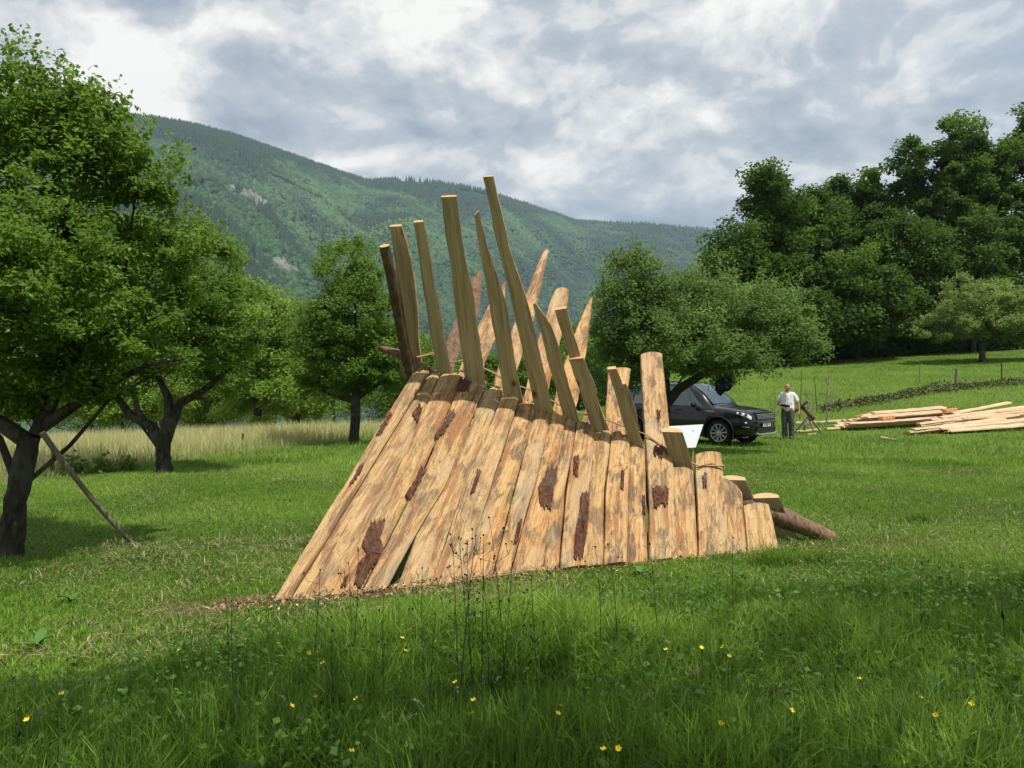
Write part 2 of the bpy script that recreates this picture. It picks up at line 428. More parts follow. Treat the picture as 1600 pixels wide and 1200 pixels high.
def build_mountain():
    A = np.linspace(-1.25, 1.3, 420); T = np.concatenate([np.linspace(0, 1, 130), np.linspace(1.03, 1.5, 8)])
    AA, TT = np.meshgrid(A, T); X, Y, Z = mpoint(AA, TT)
    V = np.stack([X, Y, Z], -1).reshape(-1, 3); nx, ny = len(A), len(T)
    i = np.arange(nx - 1)[None] + (np.arange(ny - 1) * nx)[:, None]
    Fc = np.stack([i, i + 1, i + nx + 1, i + nx], -1).reshape(-1, 4)
    me = bpy.data.meshes.new('mountain'); me.vertices.add(len(V)); me.vertices.foreach_set('co', V.astype(np.float32).ravel())
    me.loops.add(Fc.size); me.loops.foreach_set('vertex_index', Fc.astype(np.int32).ravel())
    me.polygons.add(len(Fc)); me.polygons.foreach_set('loop_start', np.arange(0, Fc.size, 4, dtype=np.int32))
    me.polygons.foreach_set('use_smooth', np.ones(len(Fc), dtype=bool)); me.update(calc_edges=True)
    me.materials.append(M['mountain'])
    o = bpy.data.objects.new('mountain', me); C.objects.link(o); tag(o, 'long wooded mountain descending to the right', kind='structure')
build_mountain()

def mfind(px, py):
    a = np.full(400, (px - 800) / F); t = np.linspace(.02, 1, 400); x, y, z = mpoint(a, t)
    p = 600 - (z - EYE) / y * F; i = int(np.argmin(np.abs(p - py)))
    return Vector((x[i], y[i], z[i]))

def build_mountain_forest():
    # low poly crowns: one mass of canopy
    t_ = (1 + 5 ** .5) / 2
    iv = np.array([(-1, t_, 0), (1, t_, 0), (-1, -t_, 0), (1, -t_, 0), (0, -1, t_), (0, 1, t_), (0, -1, -t_), (0, 1, -t_), (t_, 0, -1), (t_, 0, 1), (-t_, 0, -1), (-t_, 0, 1)], float)
    iv /= np.linalg.norm(iv[0])
    ifc = [(0, 11, 5), (0, 5, 1), (0, 1, 7), (0, 7, 10), (0, 10, 11), (1, 5, 9), (5, 11, 4), (11, 10, 2), (10, 7, 6), (7, 1, 8), (3, 9, 4), (3, 4, 2), (3, 2, 6), (3, 6, 8), (3, 8, 9), (4, 9, 5), (2, 4, 11), (6, 2, 10), (8, 6, 7), (9, 8, 1)]
    r = np.random.default_rng(3)
    N = 130000
    a = r.uniform(-.78, .45, N); t = 1 - r.uniform(0, 1, N) ** 1.2 * 1.12
    x, y, z = mpoint(a, t)
    px = 800 + F * a; py = 600 - (z - EYE) / y * F
    # clearings and crags
    def blob(cx, cy, rx, ry, ang=0.0):
        c, s = math.cos(ang), math.sin(ang); u = (px - cx) * c + (py - cy) * s; w = -(px - cx) * s + (py - cy) * c
        return (u / rx) ** 2 + (w / ry) ** 2 + (vnoise(px / 9, py / 9, 2) - .5) * 1.4
    clear = np.minimum.reduce([blob(735, 303, 26, 5, .25), blob(650, 288, 30, 3, .1), blob(455, 290, 60, 2.2, .45), blob(395, 314, 34, 7, .6), blob(446, 424, 20, 7, .4), blob(380, 250, 25, 2, .4), blob(1000, 372, 30, 2, .1)])
    keep = (clear > 1.0)
    a, t, x, y, z, px, py = [q[keep] for q in (a, t, x, y, z, px, py)]
    N = len(a)
    kind = fbm(x / 160, y / 90, 21, 3) + .35 * np.exp(-((1 - t) / .07) ** 2) + r.normal(0, .06, N)
    con = (kind > .655)
    R = r.uniform(4.5, 8.5, N); R[con] *= .62
    hz = np.where(con, r.uniform(10, 17, N), R * r.uniform(.8, 1.15, N))
    V = iv[None] * np.stack([R, R, hz], -1)[:, None, :] * (1 + r.uniform(-.22, .22, (N, 12, 1)))
    top = iv[:, 2] > .3
    V[:, top, :2] *= np.where(con, .35, 1.0)[:, None, None]
    V += np.stack([x, y, z + np.where(con, 5, 2)], -1)[:, None, :]
    light = .42 * np.exp(-(((px - 560) / 170) ** 2 + ((py - 380 - (px - 560) * .25) / 70) ** 2)) + .25 * np.exp(-(((px - 850) / 140) ** 2 + ((py - 350) / 35) ** 2))  # sunlit patches of the slope, painted into the crown tint
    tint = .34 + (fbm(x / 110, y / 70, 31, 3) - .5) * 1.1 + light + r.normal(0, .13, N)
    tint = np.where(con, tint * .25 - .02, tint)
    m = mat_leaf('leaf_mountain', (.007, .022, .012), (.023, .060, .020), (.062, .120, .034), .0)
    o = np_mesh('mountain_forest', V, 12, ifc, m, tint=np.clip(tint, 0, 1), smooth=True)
    tag(o, 'dense broadleaf and conifer forest covering the far mountain side', 'forest', kind='stuff')
build_mountain_forest()

def mat_rock():
    m, t, b, o = mat('limestone', .9, .2)
    v = t.n('ShaderNodeTexCoord').outputs['Object']
    n = t.noise(v, .12, 6, .7)
    link(t, t.ramp(n, [(.3, (.10, .11, .09)), (.5, (.19, .195, .18)), (.7, (.33, .325, .30))]), b.inputs['Base Color']); bump(t, b, n, 1, 3)
    return m
M['rock'] = mat_rock()
def crag(cx, cy, w, h, ang, n, label):
    rng = random.Random(cx); c0 = mfind(cx, cy); rt = root('rock_outcrop', c0, label=label, cat='rock', group='bare crags on the mountain')
    for i in range(n):
        u = rng.uniform(-1, 1); v = rng.uniform(-1, 1) * (1 - abs(u) * .6)
        px = cx + u * w * math.cos(ang) - v * h * math.sin(ang); py = cy + u * w * math.sin(ang) + v * h * math.cos(ang)
        p = mfind(px, py); s = rng.uniform(3, 8)
        vs = []
        for a in range(7):
            for k, (rr, zz) in enumerate(((1.1, -1), (.9, .3), (.45, 1.1))):
                an = a * .9 + rng.uniform(-.3, .3); q = rng.uniform(.7, 1.2)
                vs.append(p + Vector((math.cos(an) * s * rr * q, math.sin(an) * s * rr * q, zz * s * rng.uniform(1.1, 1.7) + 3)))
        fs = []
        for a in range(7):
            b2 = (a + 1) % 7
            fs += [(a * 3, b2 * 3, b2 * 3 + 1, a * 3 + 1), (a * 3 + 1, b2 * 3 + 1, b2 * 3 + 2, a * 3 + 2)]
        fs.append(tuple(a * 3 + 2 for a in range(7)))
        mb = MB(); mb.add(vs, fs); mb.build('boulder', M['rock'], rt)
crag(372, 308, 14, 7, .3, 16, 'pale grey crag, upper left one of the bare crags on the mountain side')
crag(402, 318, 17, 6, .5, 18, 'pale grey crag just right of and below the uppermost crag on the mountain')
crag(446, 424, 22, 6, .45, 22, 'pale grey limestone crag low on the mountain above the orchard trees')
crag(686, 304, 5, 3, .1, 5, 'small pale crag near the mountain top between the tall planks')

# ------------------------------------------------------------------ trees
def leaf_quads(c, L, rng, up=.35, wid=.26, droop=0.0):
    N = len(c)
    ax = rng.normal(size=(N, 3)); ax[:, 2] = ax[:, 2] * .6 - droop; ax /= np.linalg.norm(ax, axis=1, keepdims=True)
    nr = rng.normal(size=(N, 3)); nr[:, 2] += up * 3; s = np.cross(ax, nr); s /= np.linalg.norm(s, axis=1, keepdims=True) + 1e-9
    n = np.cross(s, ax)
    L = np.asarray(L).reshape(-1, 1) if hasattr(L, '__len__') else np.full((N, 1), L)
    L = L * rng.uniform(.7, 1.25, (N, 1))
    v0 = c; v1 = c + ax * L * .45 + s * L * wid + n * L * .08; v2 = c + ax * L - n * L * .06; v3 = c + ax * L * .45 - s * L * wid + n * L * .08
    return np.stack([v0, v1, v2, v3], 1)

def crown_points(ells, nclump, nleaf, clr, rng, shell=.55, flat=.7, sprig=0.0):
    """clump centres through the ellipsoids (mostly near the surface), leaves scattered round each"""
    ells = np.array(ells, float); vol = ells[:, 3] * ells[:, 4] * ells[:, 5]; w = vol ** .8; w /= w.sum()
    cs = []
    cnt = rng.multinomial(nclump, w)
    for e, k in zip(ells, cnt):
        d = rng.normal(size=(k, 3)); d /= np.linalg.norm(d, axis=1, keepdims=True)
        r = np.where(rng.uniform(size=k) < .72, rng.uniform(shell, 1.04, k), rng.uniform(0, 1, k) ** .5)
        cs.append(e[:3] + d * r[:, None] * e[3:6])
    cs = np.concatenate(cs)
    cl = rng.integers(0, len(cs), nleaf)
    rad = clr * rng.uniform(.5, 1.4, len(cs))
    d = rng.normal(size=(nleaf, 3)); d /= np.linalg.norm(d, axis=1, keepdims=True)
    p = cs[cl] + d * (rad[cl] * rng.uniform(0, 1, nleaf) ** .45)[:, None] * np.array([1, 1, flat])
    tint = rng.normal(.45, .17, len(cs))[cl] + rng.normal(0, .14, nleaf)
    return cs, p, np.clip(tint, 0, 1)

def tree(name, base, ells, trunk, limbs, nclump, nleaf, clr, L, leafmat, label, cat='tree', group=None, seed=1, bark='barktree', up=.35, wid=.26, nb=None, sprigs=0, twig=.35, shell=.55):
    """trunk: list of (dx,dy,dz,r); limbs: number of boughs grown to clump centres; ells relative to base"""
    rng = np.random.default_rng(seed); rd = random.Random(seed)
    base = Vector(base); rt = root(name, base, label=label, cat=cat, group=group)
    E = [(e[0] + base.x, e[1] + base.y, e[2] + base.z, e[3], e[4], e[5]) for e in ells]
    cs, p, tint = crown_points(E, nclump, nleaf, clr, rng, shell=shell)
    V = leaf_quads(p, L, rng, up, wid)
    if sprigs:
        # long upright shoots standing out of the crown
        sv = []; 
        for i in range(sprigs):
            e = E[rng.integers(0, len(E))]; d = rng.normal(size=3); d[2] = abs(d[2]) + .6; d /= np.linalg.norm(d)
            s0 = np.array(e[:3]) + d * np.array(e[3:6]) * .9; h = rng.uniform(.35, .9) * clr * 2.2
            k = 22; tt = np.linspace(0, 1, k)[:, None]; dirn = np.array([d[0] * .35, d[1] * .35, 1.0])
            sv.append(s0 + dirn * tt * h + rng.normal(0, .015 + L * .3, (k, 3)))
        sp = np.concatenate(sv); V2 = leaf_quads(sp, L, rng, up, wid); V = np.concatenate([V, V2]); tint = np.concatenate([tint, np.clip(rng.normal(.6, .15, len(sp)), 0, 1)])
    np_mesh('crown', V, 4, [(0, 1, 2, 3)], leafmat, parent=rt, tint=tint, origin=base)
    mb = MB()
    tp = [base + Vector(q[:3]) for q in trunk]; tr = [q[3] for q in trunk]
    # subdivide the trunk with a little wander
    pts = []; rs = []
    for i in range(len(tp) - 1):
        for k in range(4):
            f = k / 4; q = tp[i].lerp(tp[i + 1], f); 
            if i or k: q = q + Vector((rd.uniform(-1, 1), rd.uniform(-1, 1), 0)) * tr[i] * .09
            pts.append(q); rs.append((tr[i] * (1 - f) + tr[i + 1] * f) * (1.0 + (.2 if i == 0 and k == 0 else 0)))
    pts.append(tp[-1]); rs.append(tr[-1])
    pts[0] = pts[0] - Vector((0, 0, .15))
    mb.tube(pts, rs, 12, wob=.2)
    sel = rd.sample(range(len(cs)), min(limbs, len(cs)))
    for q in limbs_fixed.get(name + str(seed), []):
        lp = [base + Vector(w[:3]) for w in q]; mb.tube(lp, [w[3] for w in q], 8, wob=.4)
    forks = [(base + Vector(w[:3]), w[3]) for q in limbs_fixed.get(name + str(seed), []) for w in q[1:]]; fixed = bool(forks)
    half = len(pts) // 2
    for j, i in enumerate(sel):
        tgt = Vector(cs[i])
        if forks and rd.random() < (.96 if fixed else .6):
            fp, fr = min(rd.sample(forks, min(9, len(forks))), key=lambda w: (w[0] - tgt).length)
        else:
            k = rd.randrange(half, len(pts)); fp, fr = pts[k], rs[k] * .62
        mid = fp.lerp(tgt, .5) + Vector((rd.uniform(-1, 1), rd.uniform(-1, 1), rd.uniform(.0, 1.1))) * (tgt - fp).length * .16
        q1 = fp.lerp(mid, .5) + Vector((rd.uniform(-1, 1), rd.uniform(-1, 1), rd.uniform(-1, 1))) * (tgt - fp).length * .05
        r0 = min(fr * .7, .010 + (tgt - fp).length * .016) * (1 if j < limbs * .4 else .6)
        mb.tube([fp, q1, mid, mid.lerp(tgt, .6), tgt], [r0, r0 * .8, r0 * .6, r0 * .4, r0 * .15], 6, caps=False, wob=.3)
        forks.append((mid, r0 * .6)); forks.append((q1, r0 * .75))
        # twigs
        for _ in range(3):
            e = tgt + Vector((rd.gauss(0, 1), rd.gauss(0, 1), rd.gauss(.2, .8))) * clr * twig * 1.6
            mb.tube([mid.lerp(tgt, rd.uniform(.3, .9)), e], [r0 * .22, r0 * .06], 4, caps=False)
    mb.build('trunk', M[bark], rt, smooth=True)
    return rt
limbs_fixed = {}

# near left tree with the leaning trunk
b1 = gp(12, 872)
def rel(base, px, py, d): return at(px, py, d) - base
d1 = b1.y
def elp(base, px, py, d, rx, rz, ry=None):
    """ellipsoid centred on a photo direction at distance d, radii in photo pixels scaled to metres"""
    c = at(px, py, d) - base; s = d / F; return (c.x, c.y, c.z, rx * s, (ry or (rx + rz) / 2) * s, rz * s)
limbs_fixed['plum_tree1'] = [
    [(*rel(b1, 45, 690, d1), 0.075), (*rel(b1, -30, 640, d1 - .1), 0.064), (*rel(b1, -90, 560, d1), 0.045)],
    [(*rel(b1, 55, 680, d1), 0.068), (*rel(b1, 100, 590, d1 + .2), 0.053), (*rel(b1, 90, 480, d1 + .3), 0.041), (*rel(b1, 95, 330, d1 + .3), 0.026), (*rel(b1, 70, 180, d1 + .2), 0.011)],
    [(*rel(b1, 60, 670, d1), 0.056), (*rel(b1, 150, 610, d1 + .1), 0.041), (*rel(b1, 230, 570, d1), 0.022), (*rel(b1, 290, 560, d1), 0.009)],
    [(*rel(b1, 75, 640, d1), .045), (*rel(b1, 120, 540, d1), .032), (*rel(b1, 135, 440, d1 + .1), .014)],
]
tree('plum_tree', b1,
     [elp(b1, 60, 300, d1 + .2, 150, 190), elp(b1, 20, 160, d1, 60, 80), elp(b1, 110, 200, d1, 75, 85), elp(b1, 165, 265, d1 - .1, 78, 68), elp(b1, 222, 285, d1 + .1, 74, 48), elp(b1, 150, 215, d1, 62, 62),
      elp(b1, 60, 480, d1 - .1, 190, 95), elp(b1, 210, 420, d1 + .2, 120, 75), elp(b1, 300, 385, d1 + .4, 60, 40), elp(b1, 180, 530, d1, 130, 60), elp(b1, 60, 590, d1 + .2, 130, 45), elp(b1, -140, 380, d1, 170, 210), elp(b1, 40, 440, d1 - .9, 150, 120), elp(b1, 120, 610, d1 + .2, 110, 38), elp(b1, -20, 620, d1, 60, 40)],
     [(0, 0, 0, .125), (*rel(b1, 22, 800, d1), .105), (*rel(b1, 36, 730, d1), .095), (*rel(b1, 48, 680, d1), .095)], 34, 760, 94000, .165, .060, M['leaf_near'],
     'large leafy tree with leaning trunk at the left edge, a pole propped against it', seed=1, sprigs=190, shell=.5)

# dark forked orchard tree behind it
b2 = gp(256, 738); d2 = b2.y
limbs_fixed['orchard_tree2'] = [
    [(*rel(b2, 253, 690, d2), 0.129), (*rel(b2, 235, 665, d2), 0.102), (*rel(b2, 205, 650, d2), 0.075), (*rel(b2, 178, 615, d2), 0.054), (*rel(b2, 140, 570, d2), 0.027)],
    [(*rel(b2, 256, 690, d2), 0.122), (*rel(b2, 266, 650, d2), 0.102), (*rel(b2, 262, 620, d2), 0.075), (*rel(b2, 240, 575, d2), 0.048)],
    [(*rel(b2, 258, 688, d2), 0.116), (*rel(b2, 272, 650, d2), 0.095), (*rel(b2, 282, 630, d2), 0.082), (*rel(b2, 318, 610, d2), 0.061), (*rel(b2, 360, 575, d2), 0.034)],
    [(*rel(b2, 232, 668, d2), 0.068), (*rel(b2, 215, 640, d2), 0.054), (*rel(b2, 205, 600, d2), 0.027)],
]
tree('orchard_tree', b2,
     [elp(b2, 210, 450, d2, 130, 110), elp(b2, 300, 430, d2, 95, 90), elp(b2, 340, 500, d2 - .3, 85, 60), elp(b2, 220, 545, d2, 150, 50), elp(b2, 100, 500, d2, 100, 90), elp(b2, 330, 550, d2, 75, 42), elp(b2, 240, 380, d2, 80, 50), elp(b2, 150, 590, d2, 90, 35), elp(b2, 340, 585, d2, 60, 30)],
     [(0, 0, 0, .15), (*rel(b2, 254, 710, d2), .13), (*rel(b2, 256, 685, d2), .135)], 30, 560, 68000, .27, .082, M['leaf_mid'],
     'dark trunked orchard tree forking low into a V behind the left tree', seed=2, sprigs=60, group='orchard trees')

# upright tree left of the shelter
b3 = gp(553, 694); d3 = b3.y
limbs_fixed['orchard_tree3'] = [
    [(*rel(b3, 556, 625, d3), .10), (*rel(b3, 535, 622, d3), .06), (*rel(b3, 500, 610, d3), .035)],
    [(*rel(b3, 558, 620, d3), .10), (*rel(b3, 575, 610, d3), .06), (*rel(b3, 610, 590, d3), .03)]]
tree('orchard_tree', b3,
     [elp(b3, 548, 430, d3, 55, 55), elp(b3, 552, 500, d3, 78, 70), elp(b3, 545, 565, d3, 92, 50), elp(b3, 600, 560, d3, 62, 50), elp(b3, 500, 520, d3, 45, 50), elp(b3, 515, 600, d3, 60, 28)],
     [(0, 0, 0, .15), (*rel(b3, 556, 640, d3), .13), (*rel(b3, 558, 560, d3), .09), (*rel(b3, 556, 450, d3), .04)], 34, 460, 52000, .28, .092, M['leaf_mid'],
     'upright rounded tree with straight trunk standing just left of the plank shelter', seed=3, sprigs=30, group='orchard trees')

# bushy trees beyond the meadow edge
def bush(px, py_base, d, ells, n, label, seed, leaf='leaf_mid', L=.15, clr=.6, name='meadow_tree', grp='trees beyond the meadow', limbs=14, nclump=150, wid=.3):
    x = (px - 800) / F * d; base = Vector((x, d, gzf(x, d)))
    E = [elp(base, *e[:2], d + (e[4] if len(e) > 4 else 0), e[2], e[3]) for e in ells]
    h = max(1.0, max(e[2] for e in E) * .8)
    tree(name, base, E, [(0, 0, 0, .2), (0.1, 0, h * .5, .14), (0, 0, h, .06)], limbs, nclump, n, clr, L, M[leaf], label, group=grp, seed=seed, wid=wid)
bush(400, 650, 34, [(400, 520, 70, 85), (385, 480, 45, 55), (420, 590, 70, 55), (395, 635, 75, 30)], 32000, 'light green bushy tree beyond the meadow, nearest the dark forked tree', 11, leaf='leaf_bright')
bush(462, 650, 38, [(462, 545, 60, 55), (445, 590, 60, 50), (480, 600, 50, 45), (465, 635, 65, 28)], 26000, 'bushy tree beyond the meadow left of the upright tree', 12, leaf='leaf_bright')
bush(330, 650, 40, [(330, 560, 70, 60), (310, 610, 70, 45)], 15000, 'bushy tree beyond the meadow seen between the forked trunks', 13, leaf='leaf_bright')
bush(140, 650, 44, [(140, 590, 90, 45), (60, 600, 90, 50), (0, 600, 60, 60), (120, 640, 110, 28)], 26000, 'wide low tree beyond the meadow behind the left trunk', 14, leaf='leaf_bright')
bush(250, 650, 48, [(240, 600, 60, 40), (200, 610, 50, 35)], 10000, 'low bush beyond the meadow left of the forked trunk', 15, leaf='leaf_grey')
bush(640, 650, 40, [(635, 560, 60, 60), (690, 590, 70, 55), (650, 610, 70, 40), (600, 632, 70, 26)], 24000, 'dark bushy tree behind the left end of the shelter', 16)
bush(760, 640, 36, [(745, 590, 70, 35), (830, 580, 65, 45), (790, 610, 80, 35)], 22000, 'bushy tree seen through the raised planks behind the shelter', 17)
bush(900, 640, 42, [(900, 570, 60, 60), (930, 600, 60, 40)], 16000, 'bushy tree behind the right half of the raised planks', 18)
bush(60, 650, 40, [(60, 625, 75, 38), (10, 615, 60, 40)], 14000, 'low bush beyond the meadow at the left edge, seen under the near tree', 19, leaf='leaf_bright', L=.17)
bush(190, 650, 42, [(180, 628, 60, 32), (225, 632, 45, 25)], 12000, 'light green low bush beyond the meadow left of the forked trunk base', 20, leaf='leaf_bright', L=.17)
bush(310, 650, 42, [(300, 630, 60, 30), (345, 625, 55, 35)], 12000, 'light green low bush beyond the meadow right of the forked trunk', 21, leaf='leaf_bright', L=.17)
bush(520, 650, 46, [(520, 610, 80, 38), (470, 620, 60, 30)], 14000, 'pale low bush behind the upright tree trunk', 22, leaf='leaf_grey', L=.18)
# broad apple tree by the parked car
b4 = on(1036, 19.5); d4 = 19.5
limbs_fixed['apple_tree4'] = [
    [(*rel(b4, 1038, 634, d4), .13), (*rel(b4, 1060, 608, d4), .115), (*rel(b4, 1092, 588, d4), .09), (*rel(b4, 1170, 550, d4), .05)],
    [(*rel(b4, 1038, 632, d4), .15), (*rel(b4, 1036, 580, d4), .13), (*rel(b4, 1042, 520, d4), .09), (*rel(b4, 1035, 450, d4), .05)]]
tree('apple_tree', b4,
     [elp(b4, 985, 445, d4, 58, 52), elp(b4, 975, 500, d4, 60, 60), elp(b4, 1060, 480, d4, 90, 60), elp(b4, 1150, 490, d4, 95, 60), elp(b4, 1220, 510, d4, 70, 50), elp(b4, 1010, 550, d4, 85, 45), elp(b4, 1120, 550, d4 - .4, 100, 42), elp(b4, 965, 585, d4 + .5, 45, 42), elp(b4, 1075, 530, d4 - 1, 90, 45), elp(b4, 1255, 535, d4, 38, 28), elp(b4, 1128, 582, d4 - .6, 30, 16)],
     [(0, 0, 0, .19), (*rel(b4, 1036, 665, d4), .165), (*rel(b4, 1038, 632, d4), .16), (*rel(b4, 1036, 570, d4), .12)], 40, 560, 86000, .34, .085, M['leaf_apple'],
     'broad spreading apple tree with low crown over the parked car', seed=4, sprigs=110, bark='barktree')
# small grey-green tree on the slope
b5 = gp(1535, 566); d5 = b5.y
tree('slope_tree', b5,
     [elp(b5, 1525, 468, d5, 66, 38), elp(b5, 1575, 475, d5, 62, 40), elp(b5, 1475, 510, d5, 46, 26), elp(b5, 1540, 500, d5, 92, 32), elp(b5, 1610, 495, d5, 60, 44)],
     [(0, 0, 0, .2), (*rel(b5, 1535, 545, d5), .18), (*rel(b5, 1540, 510, d5), .12)], 30, 380, 46000, .5, .16, M['leaf_slope'],
     'small round grey-green tree standing alone on the grassy slope at right', seed=5)
# dark wood at the right, tree by tree
FT = [  # px, d, ellipsoids (px,py,rx,rz,dd), n, label
    (1150, 58, [(1150, 400, 52, 48), (1130, 440, 55, 45), (1160, 480, 70, 50), (1120, 510, 60, 45)], 20000, 'leftmost dark tree of the wood, low behind the apple tree'),
    (1205, 60, [(1200, 300, 38, 40), (1215, 345, 55, 55), (1195, 400, 60, 60), (1210, 470, 65, 60), (1190, 270, 20, 20)], 26000, 'tall tree of the wood whose narrow top rises above the apple tree'),
    (1290, 64, [(1285, 330, 40, 38), (1270, 380, 60, 55), (1290, 450, 65, 65)], 22000, 'dark tree in the middle dip of the wood outline'),
    (1350, 68, [(1330, 300, 38, 30), (1365, 290, 35, 38), (1345, 350, 62, 55), (1350, 420, 70, 60)], 24000, 'pale topped tree in the wood left of the tallest one'),
    (1340, 58, [(1330, 440, 60, 50), (1320, 500, 75, 45), (1380, 470, 60, 50)], 22000, 'dark low hanging tree at the front edge of the wood'),
    (1420, 62, [(1405, 380, 50, 50), (1430, 430, 60, 55), (1410, 490, 75, 45)], 22000, 'dark tree in front of the tallest trees of the wood'),
    (1470, 66, [(1440, 240, 38, 38), (1500, 215, 50, 38), (1475, 280, 80, 55), (1545, 225, 42, 45), (1480, 350, 90, 60), (1530, 290, 60, 60)], 40000, 'tallest broad maple of the wood at upper right'),
    (1585, 68, [(1600, 270, 60, 60), (1580, 340, 70, 70), (1640, 230, 50, 60), (1600, 200, 25, 35)], 24000, 'tall dark tree of the wood at the right edge of the photo'),
    (1520, 62, [(1530, 390, 80, 50), (1590, 400, 60, 50), (1500, 450, 70, 50)], 26000, 'dark tree of the wood right behind the small grey-green tree'),
    (1240, 57, [(1240, 520, 60, 38), (1280, 500, 50, 45), (1180, 530, 60, 35)], 18000, 'low dark tree of the wood just behind the apple tree crown'),
]
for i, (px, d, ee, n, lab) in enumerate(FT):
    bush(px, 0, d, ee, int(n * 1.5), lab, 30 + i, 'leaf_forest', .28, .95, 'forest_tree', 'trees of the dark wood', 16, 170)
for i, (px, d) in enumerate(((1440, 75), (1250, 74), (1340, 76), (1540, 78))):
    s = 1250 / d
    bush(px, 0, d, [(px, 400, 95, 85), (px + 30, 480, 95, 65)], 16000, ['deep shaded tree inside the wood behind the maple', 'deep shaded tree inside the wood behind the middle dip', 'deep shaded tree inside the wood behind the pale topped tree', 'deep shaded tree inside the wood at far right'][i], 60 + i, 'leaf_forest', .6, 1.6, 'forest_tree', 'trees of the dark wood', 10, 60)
# unseen trees added behind the camera to cast shade over the near grass
def shade_tree(x, y, ells, n, label, seed):
    base = Vector((x, y, gzf(x, y)))
    tree('walnut_tree', base, ells, [(0, 0, 0, .3), (.1, 0, 2.6, .22), (0, .2, 5.0, .12)], 30, 260, n, .65, .15, M['leaf_mid'], label, seed=seed, group='unseen shade trees added behind the viewer')
shade_tree(3.4, -3.4, [(-1.6, 3.9, 7.0, 2.6, 2.2, 1.6), (1.2, 4.4, 7.2, 2.6, 2.3, 1.7), (-.2, 1.4, 7.4, 3.2, 2.6, 2.0)], 9000, 'tall broad walnut tree behind the viewer, shading the near grass', 71)
shade_tree(8.6, -1.8, [(-.8, 4.0, 7.0, 2.4, 2.3, 1.6), (.8, 2.2, 7.4, 2.6, 2.4, 1.8)], 6500, 'second walnut tree to the right behind the viewer', 72)
# dark undergrowth closing the wood's edge
def undergrowth():
    r = np.random.default_rng(44); N = 60000
    px = r.uniform(1090, 1720, N); f = (px - 1090) / 630; d = 57.5 + 7 * f + r.uniform(0, 1, N) ** 1.5 * 14
    x = (px - 800) / F * d; hmax = 1.2 + 3.2 * np.clip((d - 58 - 7 * f) / 6, 0, 1) + 1.2 * vnoise(x * .4, d * .4, 3); h = r.uniform(0, 1, N) * hmax
    V = leaf_quads(np.stack([x, d, gz(x, d) + h], -1), .42, r, .4, .3)
    tag(np_mesh('undergrowth', V, 4, [(0, 1, 2, 3)], M['leaf_forest'], tint=np.clip(r.normal(.22, .12, N), 0, 1)), 'dark shrubs and undergrowth filling the foot of the wood', 'undergrowth', kind='stuff')
undergrowth()
# ------------------------------------------------------------------ the plank shelter
BL, BR = HB
APEX = at(648, 578, 7.55)
RIDGE_END = at(1305, 836, 8.2)
ridge_d = (RIDGE_END - APEX)
NF = (BR - BL).cross(APEX - BL).normalized()
if NF.y > 0: NF = -NF                       # front plane normal, towards the viewer and up
# back plane holds the ridge line and leans towards the viewer as it rises
up_b = Vector((.20, -.52, 1.0)).normalized()
NBK = ridge_d.cross(up_b).normalized()
if NBK.y > 0: NBK = -NBK
def hit(px, py, p0, n):
    r = ray(px, py); o = Vector((0, 0, EYE)); k = (p0 - o).dot(n) / r.dot(n); return o + r * k

shelter = root('plank_shelter', (BL + BR) / 2, label='half built tent-shaped shelter of rough bark-edged planks crossing over a sloping ridge pole', cat='shelter')

